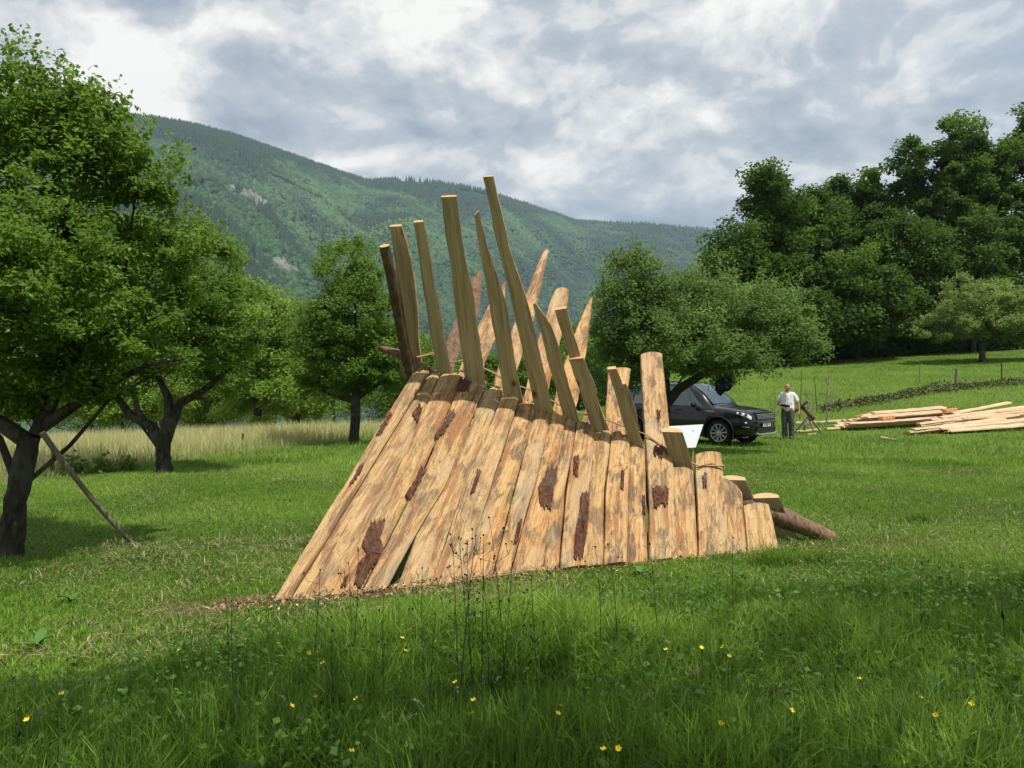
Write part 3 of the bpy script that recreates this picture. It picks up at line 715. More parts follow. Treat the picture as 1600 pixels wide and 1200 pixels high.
def slab(rows, p0, n, side, seed, name='slab', off=0.0, thick=.03, bulge=.03, wob=.006, mats=('slab', 'end', 'sawn'), ground=False, top='cut', nu=8, front=0, extend=True, label=None, bow=0.0):
    """rows: (lx,ly,rx,ry) photo outline from the foot up, laid on the plane (p0,n). side=+1: the thick rounded bark side faces the viewer, -1: faces away"""
    rd = random.Random(seed)
    L = [hit(r[0], r[1], p0, n) for r in rows]; R = [hit(r[2], r[3], p0, n) for r in rows]
    if ground:      # carry the plank on down behind the shelter to the ground
        d = ((L[0] + R[0]) - (L[-1] + R[-1])).normalized()
        c = (L[0] + R[0]) / 2; k = 0
        while c.z + d.z * k > gzf(c.x + d.x * k, c.y + d.y * k) - .04 and k < 6: k += .05
        w = (R[0] - L[0]); 
        L.insert(0, L[0] + d * k); R.insert(0, L[0] + w)
    elif extend:
        d = ((L[0] + R[0]) - (L[1] + R[1])).normalized() * .05; L[0] = L[0] + d; R[0] = R[0] + d
    # resample
    C_ = [(a + b) / 2 for a, b in zip(L, R)]; S = [0]
    for i in range(1, len(C_)): S.append(S[-1] + (C_[i] - C_[i - 1]).length)
    tot = S[-1]; nv = max(10, int(tot / .055))
    mb = MB(); vs = []; uvs = []; W0 = (R[0] - L[0]).length
    ph = rd.uniform(0, 100); dl = rd.uniform(-1, 1)
    grid = []
    for j in range(nv + 1):
        s = tot * j / nv; i = max(k for k in range(len(S)) if S[k] <= s + 1e-9); i = min(i, len(S) - 2)
        f = (s - S[i]) / max(1e-6, S[i + 1] - S[i]); l = L[i].lerp(L[i + 1], f); r = R[i].lerp(R[i + 1], f)
        ax = (r - l).normalized(); w = (r - l).length
        e1 = mnoise.noise(Vector((ph, s * 3.1, 0))) * wob + mnoise.noise(Vector((ph, s * 11, 5))) * wob * .4
        e2 = mnoise.noise(Vector((ph + 9, s * 2.7, 0))) * wob + mnoise.noise(Vector((ph + 9, s * 12, 5))) * wob * .4
        l = l + ax * e1; r = r + ax * e2
        bw = math.sin(math.pi * s / tot) * bow
        row = []
        for k in range(nu + 1):
            u = k / nu; p = l.lerp(r, u); jag = 0
            if j == nv and top == 'jag': p = p + (L[-1] - L[-2]).normalized() * rd.uniform(-.03, .03)
            if j == nv and top == 'round': p = p + (L[-1] - L[-2]).normalized() * (.02 * math.sin(math.pi * u))
            h = bulge * (1 - abs(2 * u - 1) ** 3) if 0 < k < nu else 0
            if 0 < k < nu: h += mnoise.noise(Vector((ph + u * 2.2, s * 1.6, 3))) * bulge * .30 + mnoise.noise(Vector((ph + u * 7, s * 7, 8))) * .0022
            row.append((p, h, (u * w, s)))
        grid.append((row, bw))
    ff = []; bb = []; uvf = []
    for row, bw in grid:
        for p, h, uv in row:
            if side > 0: ff.append(p + n * (off + bw + h)); bb.append(p + n * (off + bw - thick))
            else: ff.append(p + n * (off + bw)); bb.append(p + n * (off + bw - thick - h))
            uvf.append(uv)
    st = nu + 1
    fr = [(j * st + k, j * st + k + 1, (j + 1) * st + k + 1, (j + 1) * st + k) for j in range(nv) for k in range(nu)]
    mb.add(ff, fr, uvf, 0 if side > 0 else 2)
    mb.add(bb, [q[::-1] for q in fr], uvf, 2 if side > 0 else 0)
    # edges
    for kk in (0, nu):
        ve = []; ue = []
        for j in range(nv + 1): ve += [ff[j * st + kk], bb[j * st + kk]]; ue += [(0, j * tot / nv), (.03, j * tot / nv)]
        q = [(2 * j, 2 * j + 1, 2 * j + 3, 2 * j + 2) for j in range(nv)]
        mb.add(ve, q if kk == 0 else [w[::-1] for w in q], ue, 0)
    for j in (0, nv):
        ve = []
        for k in range(st): ve += [ff[j * st + k], bb[j * st + k]]
        q = [(2 * k, 2 * k + 1, 2 * k + 3, 2 * k + 2) for k in range(nu)]
        mb.add(ve, q, [(v[0] * 1.0, v[2]) for v in ve], 1)
    o = mb.build(name, [M[x] for x in mats], shelter)
    if label: o['label'] = label
    for f_ in o.data.polygons: f_.use_smooth = f_.material_index == (0 if side > 0 else 2) or f_.material_index == 0
    return o

def front(rows, seed, off, **k):
    rows = [(a + .7, b, c - .7, d) for a, b, c, d in rows]        # a finger-wide seam between neighbours
    return slab(rows, BL, NF, 1, seed, 'slab', off, **k)
def back(rows, seed, off, **k):
    k.setdefault('thick', .03); k.setdefault('bulge', .012)
    return slab(rows, APEX, NBK, -1, seed, 'raised_plank', off, ground=True, **k)

# front slabs, left to right (foot, middle, head)
FS = [
    [(430, 935, 458, 931), (536, 762, 566, 756), (640, 592, 672, 583)],
    [(455, 933, 519, 926), (562, 757, 616, 750), (668, 588, 690, 583)],
    [(517, 925, 566, 922), (612, 755, 657, 745), (686, 590, 724, 588)],
    [(567, 921, 606, 917), (608, 842, 650, 836), (652, 760, 693, 765), (718, 600, 757, 604)],
    [(621, 914, 676, 912), (649, 838, 699, 836), (684, 770, 724, 768), (752, 612, 787, 610)],
    [(674, 912, 719, 904), (720, 770, 757, 790), (784, 618, 812, 620)],
    [(718, 904, 771, 895), (757, 790, 799, 780), (812, 622, 839, 636)],
    [(770, 897, 797, 892), (799, 782, 829, 775), (836, 640, 864, 648)],
    [(796, 893, 846, 887), (828, 778, 862, 772), (860, 648, 882, 656)],
    [(845, 888, 873, 883), (861, 775, 882, 768), (880, 656, 902, 661)],
    [(872, 884, 914, 878), (882, 770, 918, 765), (899, 662, 928, 668)],
    [(914, 879, 941, 876), (918, 765, 943, 765), (925, 676, 955, 672)],
    [(940, 877, 976, 874), (943, 770, 978, 770), (953, 678, 982, 686)],
    [(975, 875, 1011, 872), (978, 770, 1008, 770), (980, 700, 1007, 698)],
    [(1010, 873, 1056, 867), (1009, 760, 1050, 760), (1002, 660, 1041, 660), (997, 559, 1031, 558)],
    [(1055, 869, 1089, 867), (1051, 790, 1085, 790), (1047, 733, 1082, 733)],
    [(1088, 868, 1133, 860), (1086, 790, 1130, 790), (1082, 714, 1124, 712)],
    [(1132, 862, 1164, 857), (1129, 800, 1160, 800), (1126, 748, 1158, 772)],
    [(1163, 861, 1211, 854), (1160, 820, 1204, 820), (1157, 794, 1197, 792)],
]
GOFF = [.062, .022, .044, .066, .026, .052, .016, .036, .058, .020, .052, .028, .056, .022, .062, .024, .050, .026, .056]
SLABS = []
for i, r in enumerate(FS):
    SLABS.append(front(r, 100 + i, GOFF[i], top='jag' if i < 13 else 'round', bulge=.020 if i != 18 else .014, label={14: 'tall slab standing well above the ridge', 18: 'short end slab beside the ridge pole'}.get(i)))
# front slabs whose heads run on past the ridge
FT2 = [
    [(664, 620, 700, 624), (684, 562, 714, 562), (716, 490, 748, 494), (736, 436, 756, 420)],
    [(702, 640, 740, 642), (718, 575, 760, 562), (752, 498, 786, 506), (778, 448, 792, 440)],
    [(760, 650, 798, 652), (776, 580, 808, 584), (816, 474, 838, 488), (848, 392, 859, 391)],
    [(808, 660, 848, 662), (825, 590, 862, 592), (850, 500, 882, 508), (868, 451, 891, 452)],
    [(858, 680, 892, 682), (872, 600, 908, 604), (895, 528, 918, 548), (920, 468, 928, 462)],
    [(900, 690, 925, 690), (914, 640, 930, 640), (926, 608, 933, 612)],
    [(945, 700, 984, 700), (949, 640, 977, 640), (951, 577, 987, 575)],
]
for i, r in enumerate(FT2):
    front(r, 140 + i, -.02 + (i % 2) * .006, thick=.022, bulge=.02, top='jag' if i in (1, 4) else 'round', wob=.012, extend=False,
          mats=('barklog' if i in (0,) else 'slab', 'end', 'sawn'), label={0: 'bark covered slab head leaning left of the others', 4: 'pointed splintered slab head'}.get(i))
# planks of the far side, passing over the ridge and standing up towards the viewer
BP = [
    ([(634, 560, 655, 560), (619, 440, 646, 440), (607, 358, 625, 357)], -.075, {}),
    ([(681, 578, 703, 579), (658, 440, 677, 440), (646, 349, 660, 348)], -.03, {}),
    ([(727, 600, 758, 603), (711, 480, 741, 480), (697, 375, 721, 375), (688, 309, 712, 308)], -.02, dict(label='widest raised plank with a dark wavy edge')),
    ([(786, 616, 813, 616), (765, 480, 790, 480), (747, 385, 761, 385), (741, 338, 748, 331)], -.03, {}),
    ([(836, 638, 863, 641), (801, 480, 829, 490), (778, 385, 795, 385), (755, 277, 770, 276)], -.01, dict(label='tallest raised plank')),
    ([(881, 656, 903, 656), (857, 570, 879, 565), (840, 505, 858, 505), (833, 477, 837, 475)], -.03, {}),
    ([(905, 600, 925, 600), (884, 545, 908, 560), (866, 488, 884, 485)], -.05, {}),
    ([(926, 674, 941, 671), (906, 610, 930, 605), (888, 562, 910, 560)], -.006, dict(label='raised plank with reddish painted top edge')),
    ([(985, 698, 1004, 697), (966, 635, 985, 635), (950, 578, 963, 577)], -.01, {}),
    ([(990, 700, 1002, 698), (981, 640, 996, 650), (972, 604, 979, 603)], -.045, dict(label='short shaded raised plank with pointed head')),
    ([(1050, 728, 1083, 734), (1040, 695, 1074, 698), (1034, 673, 1066, 674)], .02, dict(label='short square-cut plank stub with pale top')),
    ([(1146, 778, 1178, 787), (1137, 762, 1173, 766), (1129, 750, 1166, 751)], -.005, {}),
    ([(1192, 800, 1228, 804), (1184, 788, 1223, 789), (1178, 779, 1218, 778)], -.005, {}),
]
for i, (r, o_, kw) in enumerate(BP):
    if i in (1, 2, 3, 7, 9): kw['mats'] = ('barklog', 'end', 'sawn')
    back(r, 170 + i, o_, wob=.012 if i < 10 else .004, bulge=.035 if i >= 10 else .014, thick=.045 if i < 10 else .05, **kw)
# shorter planks of the far side, cut off below the ridge between the raised ones
for i, x in enumerate((668, 712, 770, 823, 870, 915, 962, 1022, 1062, 1104, 1132)):
    ry = 578 + (x - 648) * .393; dx = -6 + (x - 668) * .004
    back([(x - 19, ry + 22, x + 17, ry + 28), (x - 19 + dx, ry + 7, x + 17 + dx, ry + 13)], 200 + i, -.03 - (i % 2) * .012, wob=.006, thick=.03)
# thin reddish painted strip on the cut edge of one plank
p = [hit(x, y, APEX, NBK) for x, y in ((888, 562), (910, 560))]
mb = MB(); mb.tube([p[0] + NBK * .002, p[1] + NBK * .002], .006, 6); mb.build('painted_edge', mat('red_paint', .7, .3, color=(.50, .12, .06))[0], shelter)

# ridge pole, lashed post, rope
mb = MB(); n_ = 26; rl = at(592, 541, 7.4) + Vector((0, .0, 0))
ax = (RIDGE_END - rl); pts = []; rs = []
for i in range(n_ + 1):
    f = i / n_; q = rl + ax * f + (Vector((0, 0, .012 * math.sin(f * 9))) if 0 < f < 1 else Vector()); q = q + Vector((0, .17, -.11)) * min(1, max(0, f - .05) * 14) * (1 - f * .5)
    pts.append(q); rs.append((.036 + .074 * min(1, f * 1.25)) * (1 if f < .85 else 1 - (f - .85) * 2.6))
mb.tube(pts, rs, 14, capmi=1, wob=.22); mb.build('ridge_pole', [M['barklog'], M['end']], shelter, smooth=True)
def pole(pxs, r0, r1, name, m, depthplane=True, label=None):
    top = hit(*pxs[0], APEX, NBK) + NBK * .07; bot = hit(*pxs[1], APEX, NBK) + NBK * .07; d = (bot - top).normalized(); c = top; k = 0
    while c.z + d.z * k > gzf(c.x + d.x * k, c.y + d.y * k) - .04 and k < 6: k += .04
    mb = MB(); mb.tube([top + d * (k * i / 14) + Vector((math.sin(i * 1.1) * .006, 0, 0)) for i in range(15)], [r0 + (r1 - r0) * i / 14 for i in range(15)], 12, capmi=1, wob=.12)
    o = mb.build(name, [M[m], M['end']], shelter, smooth=True)
    if label: o['label'] = label
    return top, d
ptop, pdir = pole(((603, 380), (645, 585)), .047, .056, 'post', 'barkdark', label='round bark-covered post lashed to the ridge pole')
M['rope'], t, b, o = mat('sisal_rope', .9, .15, color=(.36, .25, .13))
bump(t, b, t.n('ShaderNodeTexWave', None, Scale=120.0).outputs[0], .6, .003)
# lashing: turns of rope round post and ridge pole
mb = MB(); lc = hit(640, 572, APEX, NBK) + NBK * .03
u1 = pdir.cross(Vector((0, 1, 0))).normalized(); u2 = pdir.cross(u1).normalized()
for k in range(7):
    o_ = lc + pdir * (k - 3) * .016
    ring = [o_ + u1 * math.cos(a) * (.066 + .012 * (k % 2)) + u2 * math.sin(a) * (.068) + pdir * (.010 * math.sin(a * 1.0 + k)) for a in np.linspace(0, 2 * math.pi, 19)]
    mb.tube(ring, .0065, 6, caps=False)
rd_ = ax.normalized(); v1 = rd_.cross(Vector((0, 1, 0))).normalized(); v2 = rd_.cross(v1).normalized(); rc = lc + rd_ * .10 + Vector((0, .02, .02))
for k in range(6):
    o_ = rc + rd_ * (k - 2) * .02
    mb.tube([o_ + v1 * math.cos(a) * .06 + v2 * math.sin(a) * .062 + pdir * .02 * math.sin(a + k) for a in np.linspace(0, 2 * math.pi, 17)], .0065, 6, caps=False)
mb.build('rope_lashing', M['rope'], shelter, smooth=True)
mb = MB()
RP = [(648, 566), (672, 560), (705, 573), (722, 571), (768, 590), (790, 603), (830, 620), (872, 641), (905, 652), (918, 656), (958, 668), (1004, 686), (1046, 716), (1085, 733), (1124, 735)]
for dz, rr in ((0, .0065), (.025, .006)):
    mb.tube([hit(x, y + dz * 120 * (math.sin(i * 1.7) * .6 + .2), BL, NF) + NF * (.085 + .012 * math.sin(i * 2.3)) for i, (x, y) in enumerate(RP)], rr, 6)
mb.tube([hit(1085, 735, BL, NF) + NF * .09, hit(1105, 730, BL, NF) + NF * .085, hit(1127, 737, BL, NF) + NF * .08], .006, 6)
mb.build('rope', M['rope'], shelter, smooth=True)

# bark left on the slabs: thin ragged raised scabs, sub-parts of their slab
def scab(slab_i, pts, seed):
    sl = SLABS[slab_i]; rd = random.Random(seed); off = GOFF[slab_i] + .036
    n = len(pts); out = []
    for i in range(n):
        a = Vector(pts[i] + (0,)); b = Vector(pts[(i + 1) % n] + (0,))
        k = max(2, int((b - a).length / 1.5))
        for j in range(k):
            q = a.lerp(b, j / k); 
            along = abs((b - a).normalized().x)
            jag = rd.uniform(-1, 1) * (5.0 * along + .6)
            out.append((q.x + rd.uniform(-.5, .5), q.y + jag))
    cx = sum(p[0] for p in out) / len(out); cy = sum(p[1] for p in out) / len(out)
    row = FS[slab_i]
    def P(x, y, lift):
        # follow the slab's rounding
        for a, b in zip(row[:-1], row[1:]):
            if b[1] <= y <= a[1] + 40:
                f = min(1, max(0, (a[1] - y) / (a[1] - b[1]))); lx = a[0] + (b[0] - a[0]) * f; rx = a[2] + (b[2] - a[2]) * f
                u = min(.97, max(.03, (x - lx) / (rx - lx))); break
        else: u = .5
        return hit(x, y, BL, NF) + NF * (GOFF[slab_i] + .022 * (1 - abs(2 * u - 1) ** 3) + lift)
    rings = [(1.0, .0), (.97, .010), (.8, .012), (.5, .012), (.2, .013)]
    mb = MB(); vs = []
    for s, l in rings: vs += [P(cx + (x - cx) * s, cy + (y - cy) * s, l + (rd.uniform(0, .006) if l > 0 else -.004)) for x, y in out]
    N = len(out); fs = []
    for r in range(len(rings) - 1):
        for i in range(N): j = (i + 1) % N; fs.append((r * N + i, r * N + j, (r + 1) * N + j, (r + 1) * N + i))
    vs.append(P(cx, cy, .013)); c = len(vs) - 1; r = len(rings) - 1
    for i in range(N): fs.append((r * N + i, r * N + (i + 1) % N, c))
    mb.add(vs, fs); o = mb.build('bark_patch', M['barkred'], None)
    o.data.transform(Matrix.Translation(-Vector(shelter['_o']))); o.parent = sl
scab(2, [(578, 820), (600, 818), (592, 845), (600, 868), (588, 880), (576, 898), (562, 921), (550, 921), (556, 890), (572, 872), (563, 855)], 1)
scab(3, [(655, 735), (664, 738), (650, 765), (640, 784), (630, 782), (646, 757)], 2)
scab(3, [(700, 650), (709, 652), (690, 682), (680, 692), (676, 688), (690, 670)], 3)
scab(1, [(652, 637), (659, 640), (650, 665), (642, 652)], 4)
scab(8, [(853, 737), (867, 738), (862, 765), (856, 800), (846, 803), (838, 792), (836, 768)], 5)
scab(10, [(902, 780), (917, 770), (915, 815), (910, 850), (905, 878), (891, 876), (893, 840), (900, 805)], 6)
scab(14, [(1014, 770), (1038, 768), (1037, 795), (1016, 800)], 7)
scab(14, [(1016, 706), (1030, 706), (1028, 720), (1016, 718)], 8)
scab(3, [(714, 602), (731, 604), (728, 622), (712, 617)], 9)
scab(14, [(1020, 646), (1026, 647), (1025, 663), (1021, 662)], 10)
scab(0, [(603, 655), (610, 655), (590, 690), (584, 690)], 12)
scab(0, [(560, 735), (566, 735), (548, 766), (543, 766)], 13)
scab(5, [(742, 742), (749, 740), (738, 775), (731, 778)], 14)
scab(6, [(786, 690), (791, 688), (780, 724), (775, 726)], 15)
scab(10, [(893, 720), (900, 718), (898, 748), (891, 750)], 16)
scab(12, [(966, 740), (970, 738), (968, 772), (963, 772)], 17)
scab(2, [(536, 908), (543, 900), (538, 922), (530, 923)], 18)
scab(7, [(806, 820), (813, 816), (806, 852), (799, 856)], 19)
scab(16, [(1092, 746), (1098, 744), (1098, 766), (1093, 768)], 20)
scab(13, [(1000, 780), (1005, 778), (1005, 808), (1001, 808)], 21)
scab(4, [(733, 650), (741, 648), (728, 676), (722, 673)], 11)
# ------------------------------------------------------------------ props round the shelter
def loc_root(name, loc, **kw): return root(name, loc, **kw)
# pole propped against the left tree
pa, pb = gp(209, 851), at(66, 676, d1 - .25)
mb = MB(); mb.tube([pa.lerp(pb, i / 10) + Vector((0, 0, -.05 * math.sin(i / 10 * 3.14))) for i in range(11)], [.022 + .006 * (i / 10) for i in range(11)], 9, capmi=1, wob=.15)
tag(mb.build('propped_pole', [M['branch'], M['end']], origin=pa, smooth=True), 'thin grey pole leaning from the grass up to the fork of the left tree', 'pole')
# white board on a stick
sb = at(1082, 712, 14.0); sb.z = gzf(sb.x, sb.y)
sg = loc_root('sign_board', sb, label='blank white board on a short stick in the grass by the car', cat='board')
mb = MB(); top = sb + Vector((.0, .02, .6)); mb.tube([sb - Vector((0, 0, .1)), at(1083, 672, 14.02)], .013, 6); mb.build('stake', M['end'], sg, smooth=True)
mb = MB(); q = [at(1038, 702, 14.05), at(1087, 699, 13.9), at(1099, 663, 14.0), at(1044, 666, 14.2)]; nn = (q[1] - q[0]).cross(q[3] - q[0]).normalized()
if nn.y > 0: nn = -nn
vs = q + [v - nn * .012 for v in q]; mb.add(vs, [(0, 1, 2, 3), (7, 6, 5, 4), (0, 4, 5, 1), (1, 5, 6, 2), (2, 6, 7, 3), (3, 7, 4, 0)])
mb.build('panel', mat('white_board', .45, .5, color=(.74, .77, .80))[0], sg)
# fence stakes
def stake(px, py, h, r, label, lean=0.0, m='barkdark', grp='old fence stakes', name='fence_stake', p=None):
    p = p or gp(px, py); mb = MB(); mb.tube([p - Vector((0, 0, .15)), p + Vector((lean * h * .5, 0, h * .5)), p + Vector((lean * h, 0, h))], [r, r * .95, r * .85], 7, wob=.2, capmi=0)
    tag(mb.build(name, M[m], origin=p, smooth=True), label, 'fence stake', grp)
stake(82, 741, .42, .035, 'dark wooden fence stake at the meadow edge near the left tree', .03)
stake(380, 702, .40, .032, 'short fence stake at the meadow edge between the forked tree and the upright tree', -.02)
stake(1565, 596, .95, .04, 'dark upright stake in the grassy slope below the small grey-green tree', 0, p=on(1565, 41))
stake(1437, 604, 1.2, .02, 'thin pale stake in the field above the lumber pile', 0, 'branch', p=on(1437, 42))
stake(1494, 612, .85, .09, 'stout grey stump-like stake standing in the brush line', .05, 'branch', p=on(1494, 40))
stake(1277, 610, 1.5, .018, 'thin upright stake right of the standing man, leaning slightly left', -.08, 'barkdark', p=on(1277, 33))
stake(1251, 610, 1.7, .018, 'thin upright stake just behind the standing man', .02, 'barkdark', p=on(1251, 34))
stake(1157, 605, .9, .03, 'pale thin stake in the field above the car bonnet', 0, 'branch', p=on(1096, 33))
stake(1300, 560, 1.5, .07, 'pale post at the dark wood edge beyond the apple tree', 0, 'branch', p=on(1181, 52))
# dead saplings round the man
def sapling(px, d, h, seed, label, m='branch'):
    rd = random.Random(seed); p = on(px, d); mb = MB(); pts = [p + Vector((0, 0, -.05))]
    for i in range(5): pts.append(pts[-1] + Vector((rd.uniform(-.1, .1), rd.uniform(-.05, .05), h / 5)))
    mb.tube(pts, [.035, .03, .024, .018, .012, .006], 6)
    for i in range(9):
        q = pts[rd.randint(1, 4)]; e = q + Vector((rd.uniform(-.45, .45), rd.uniform(-.2, .2), rd.uniform(.15, .55)))
        mid = q.lerp(e, .5) + Vector((0, 0, -.05)); mb.tube([q, mid, e], [.012, .009, .004], 5)
        for k in range(2): mb.tube([mid, mid + Vector((rd.uniform(-.2, .2), 0, rd.uniform(.05, .25)))], [.005, .002], 4)
    tag(mb.build('bare_sapling', M[m], origin=p, smooth=True), label, 'sapling', 'bare saplings near the standing man')
sapling(1212, 27.5, 1.5, 1, 'bare grey sapling between the car nose and the man')
sapling(1290, 29, 1.9, 2, 'bare forked sapling at the left end of the lumber pile')
sapling(1265, 30.5, 1.3, 3, 'small bare sapling just right of the man')
# crossed-log sawhorse
sh = on(1266, 26.5); sr = loc_root('sawhorse', sh, label='rough sawhorse of crossed logs right of the standing man', cat='sawhorse')
for a, b, r, m in (((1238, 646), (1262, 627), .05, 'barkdark'), ((1245, 628), (1273, 655), .065, 'barkdark'), ((1256, 672), (1268, 632), .035, 'branch'), ((1272, 674), (1262, 648), .03, 'branch'), ((1249, 632), (1250, 655), .025, 'barkdark')):
    mb = MB(); P0 = at(*a, 26.5); P1 = at(*b, 26.3 + (.5 if m == 'branch' else 0)); 
    mb.tube([P0.lerp(P1, i / 4) for i in range(5)], r, 8, capmi=1, wob=.2); mb.build('log', [M[m], M['end']], sr, smooth=True)
mb = MB(); P0 = sh + Vector((-.45, .3, 0)); mb.tube([P0, sh + Vector((.0, .1, .62))], .03, 7); mb.tube([sh + Vector((.5, .25, 0)), sh + Vector((-.05, .12, .66))], .03, 7); mb.build('leg', M['branch'], sr, smooth=True)

# dark jacket hanging from the branch above the car
jb = at(1134, 590, 18.6)
mb = MB(); vs = []; fs = []; rd = random.Random(4); rings = 12; seg = 20
WJ = [.03, .09, .13, .15, .16, .17, .165, .16, .17, .15, .11, .05]
for j in range(rings):
    f = j / (rings - 1); z = jb.z - f * .37; w = WJ[j]
    for k in range(seg):
        a = 2 * math.pi * k / seg; q = 1 + .75 * mnoise.noise(Vector((math.cos(a) * 2.2, math.sin(a) * 2.2, f * 4.0))) + .10 * math.sin(a * 5 + j * .3)
        vs.append((jb.x - f * .10 + math.cos(a) * w * q, jb.y + math.sin(a) * w * .5 * q, z + .05 * math.cos(a + .8) * f + .02 * math.sin(a * 3)))
for j in range(rings - 1):
    for k in range(seg): k2 = (k + 1) % seg; fs.append((j * seg + k, j * seg + k2, (j + 1) * seg + k2, (j + 1) * seg + k))
fs.append(tuple(range(seg))); fs.append(tuple((rings - 1) * seg + k for k in range(seg))[::-1]); mb.add(vs, fs)
mb.tube([jb + Vector((0, 0, -.02)), jb + Vector((.02, 0, .12))], .012, 5)
tag(mb.build('jacket', mat('navy_cloth', .9, .1, color=(.012, .018, .035))[0], origin=jb, smooth=True), 'dark navy jacket hanging from the apple tree branch above the car windscreen', 'jacket')

# ------------------------------------------------------------------ parked car
M['paint'], t, b, o = mat('dark_metallic_paint', .25, .5, .35, (.009, .010, .014))
b.inputs['Coat Weight'].default_value = .45; b.inputs['Coat Roughness'].default_value = .06
bump(t, b, t.noise(t.n('ShaderNodeTexCoord').outputs['Object'], 900, 2), .03, .001)
M['glass'] = mat('dark_car_glass', .03, 1.0, 0, (.035, .055, .06))[0]
M['black'] = mat('black_plastic', .6, .3, 0, (.012, .012, .014))[0]
M['tyre'] = mat('tyre_rubber', .85, .2, 0, (.016, .016, .017))[0]
M['silver'] = mat('silver_trim', .3, .6, .8, (.45, .46, .48))[0]
M['alloy'] = mat('alloy_rim', .35, .6, .7, (.48, .49, .51))[0]
M['lamp'] = mat('headlamp_glass', .12, .9, .1, (.72, .75, .78))[0]
M['plate'] = mat('number_plate', .4, .4, 0, (.68, .70, .70))[0]
th = math.radians(41)
fw = Vector((math.cos(th), -math.sin(th), 0)); lf = Vector((math.sin(th), math.cos(th), 0))
wheel_c = gp(1124, 695); wheel_c = on(1124, 22.6)
car_c = wheel_c - fw * 1.38 + lf * .80; car_c.z = gzf(car_c.x, car_c.y) - .02
CR = Matrix((fw, lf, Vector((0, 0, 1)))).transposed()
car = root('parked_car', car_c, label='dark grey off-road car parked nose to the right under the apple tree', cat='car')
CS = 1.03
def W(p): return car_c + CR @ (Vector(p) * CS)
# station data: x, bottom z, sill z, belt z, roof z(None for bonnet), half width at belt, half width at roof
ST = [(-2.28, .55, .62, .95, .98, .72, .60), (-2.24, .42, .50, 1.04, 1.42, .84, .60), (-2.05, .32, .42, 1.10, 1.60, .91, .64), (-1.7, .26, .38, 1.10, 1.66, .94, .66), (-1.2, .24, .36, 1.09, 1.69, .95, .67),
      (-.6, .24, .35, 1.08, 1.72, .95, .71), (0, .24, .35, 1.06, 1.715, .95, .71), (.45, .24, .35, 1.05, 1.67, .95, .70), (.80, .24, .35, 1.04, 1.45, .95, .70), (1.12, .24, .36, 1.03, 1.14, .95, .72), (1.22, .24, .36, 1.02, 1.08, .95, .74),
      (1.55, .24, .38, .99, 1.05, .94, .74), (1.85, .26, .40, .95, 1.01, .92, .70), (2.05, .30, .42, .93, .985, .90, .66), (2.20, .32, .42, .88, .945, .84, .60), (2.28, .36, .44, .80, .86, .74, .54), (2.31, .42, .50, .68, .74, .64, .48)]
def section(s):
    x, zb, zs, zt, zr, wb, wr = s
    return [(0, zb), (wb * .86, zb), (wb * .97, zs), (wb * 1.0, zs + (zt - zs) * .35), (wb * .985, zs + (zt - zs) * .7), (wb * .965, zt - .03), (wb * .93, zt),
            (wr + (wb * .93 - wr) * .55, zt + (zr - zt) * .5), (wr + .03, zr - min(.06, (zr - zt) * .3)), (wr * .9, zr - .005), (wr * .5, zr + .018), (0, zr + .024)]
def lerp_st(x):
    for a, b in zip(ST[:-1], ST[1:]):
        if a[0] <= x <= b[0]:
            f = (x - a[0]) / (b[0] - a[0]); return tuple(p + (q - p) * f for p, q in zip(a, b))
    return ST[-1] if x > 0 else ST[0]
XS = sorted(set([s[0] for s in ST] + list(np.linspace(-2.2, 2.25, 46))))
mb = MB(); vs = []
for x in XS:
    sc_ = section(lerp_st(x)); ring = [(x, -y, z) for y, z in sc_] + [(x, y, z) for y, z in sc_[-2:0:-1]]
    vs += [W(p) for p in ring]
nr = 22; fs = []
for i in range(len(XS) - 1):
    for k in range(nr): k2 = (k + 1) % nr; fs.append((i * nr + k, (i + 1) * nr + k, (i + 1) * nr + k2, i * nr + k2))
fs.append(tuple(range(nr))); fs.append(tuple((len(XS) - 1) * nr + k for k in range(nr))[::-1]); mb.add(vs, fs)
body = mb.build('body', [M['paint'], M['black']], car, smooth=True)
# wheel arches cut with real cylinders
def arch_cut():
    cb = MB()
    for wx in (-1.36, 1.38):
        for sy in (-1, 1):
            P0 = (wx, sy * .55, .37); P1 = (wx, sy * 1.2, .37); cb.tube([W(P0), W(P1)], .435, 32)
    me = cb.build('cutter', M['black'], car)
    bpy.context.view_layer.update()
    md = body.modifiers.new('arches', 'BOOLEAN'); md.operation = 'DIFFERENCE'; md.object = me; md.solver = 'EXACT'
    dg = bpy.context.evaluated_depsgraph_get(); ev = body.evaluated_get(dg); nm = bpy.data.meshes.new_from_object(ev)
    body.modifiers.clear(); body.data = nm; bpy.data.objects.remove(me)
arch_cut()
def side_patch(name, poly_top, poly_bot, m, sgn, lift=.006):
    """strip on the body side between two (x,param) curves; param runs over the section between belt and roof"""
def spt(x, k, sgn, lift):
    """point on the section at x; k float index along section()"""
    s_ = section(lerp_st(x)); i = min(int(k), len(s_) - 2); f = k - i
    y = s_[i][0] + (s_[i + 1][0] - s_[i][0]) * f; z = s_[i][1] + (s_[i + 1][1] - s_[i][1]) * f
    dy = s_[i + 1][0] - s_[i][0]; dz = s_[i + 1][1] - s_[i][1]; L = math.hypot(dy, dz) or 1; ny, nz = dz / L, -dy / L
    return (x, sgn * (y + ny * lift), z + nz * lift)
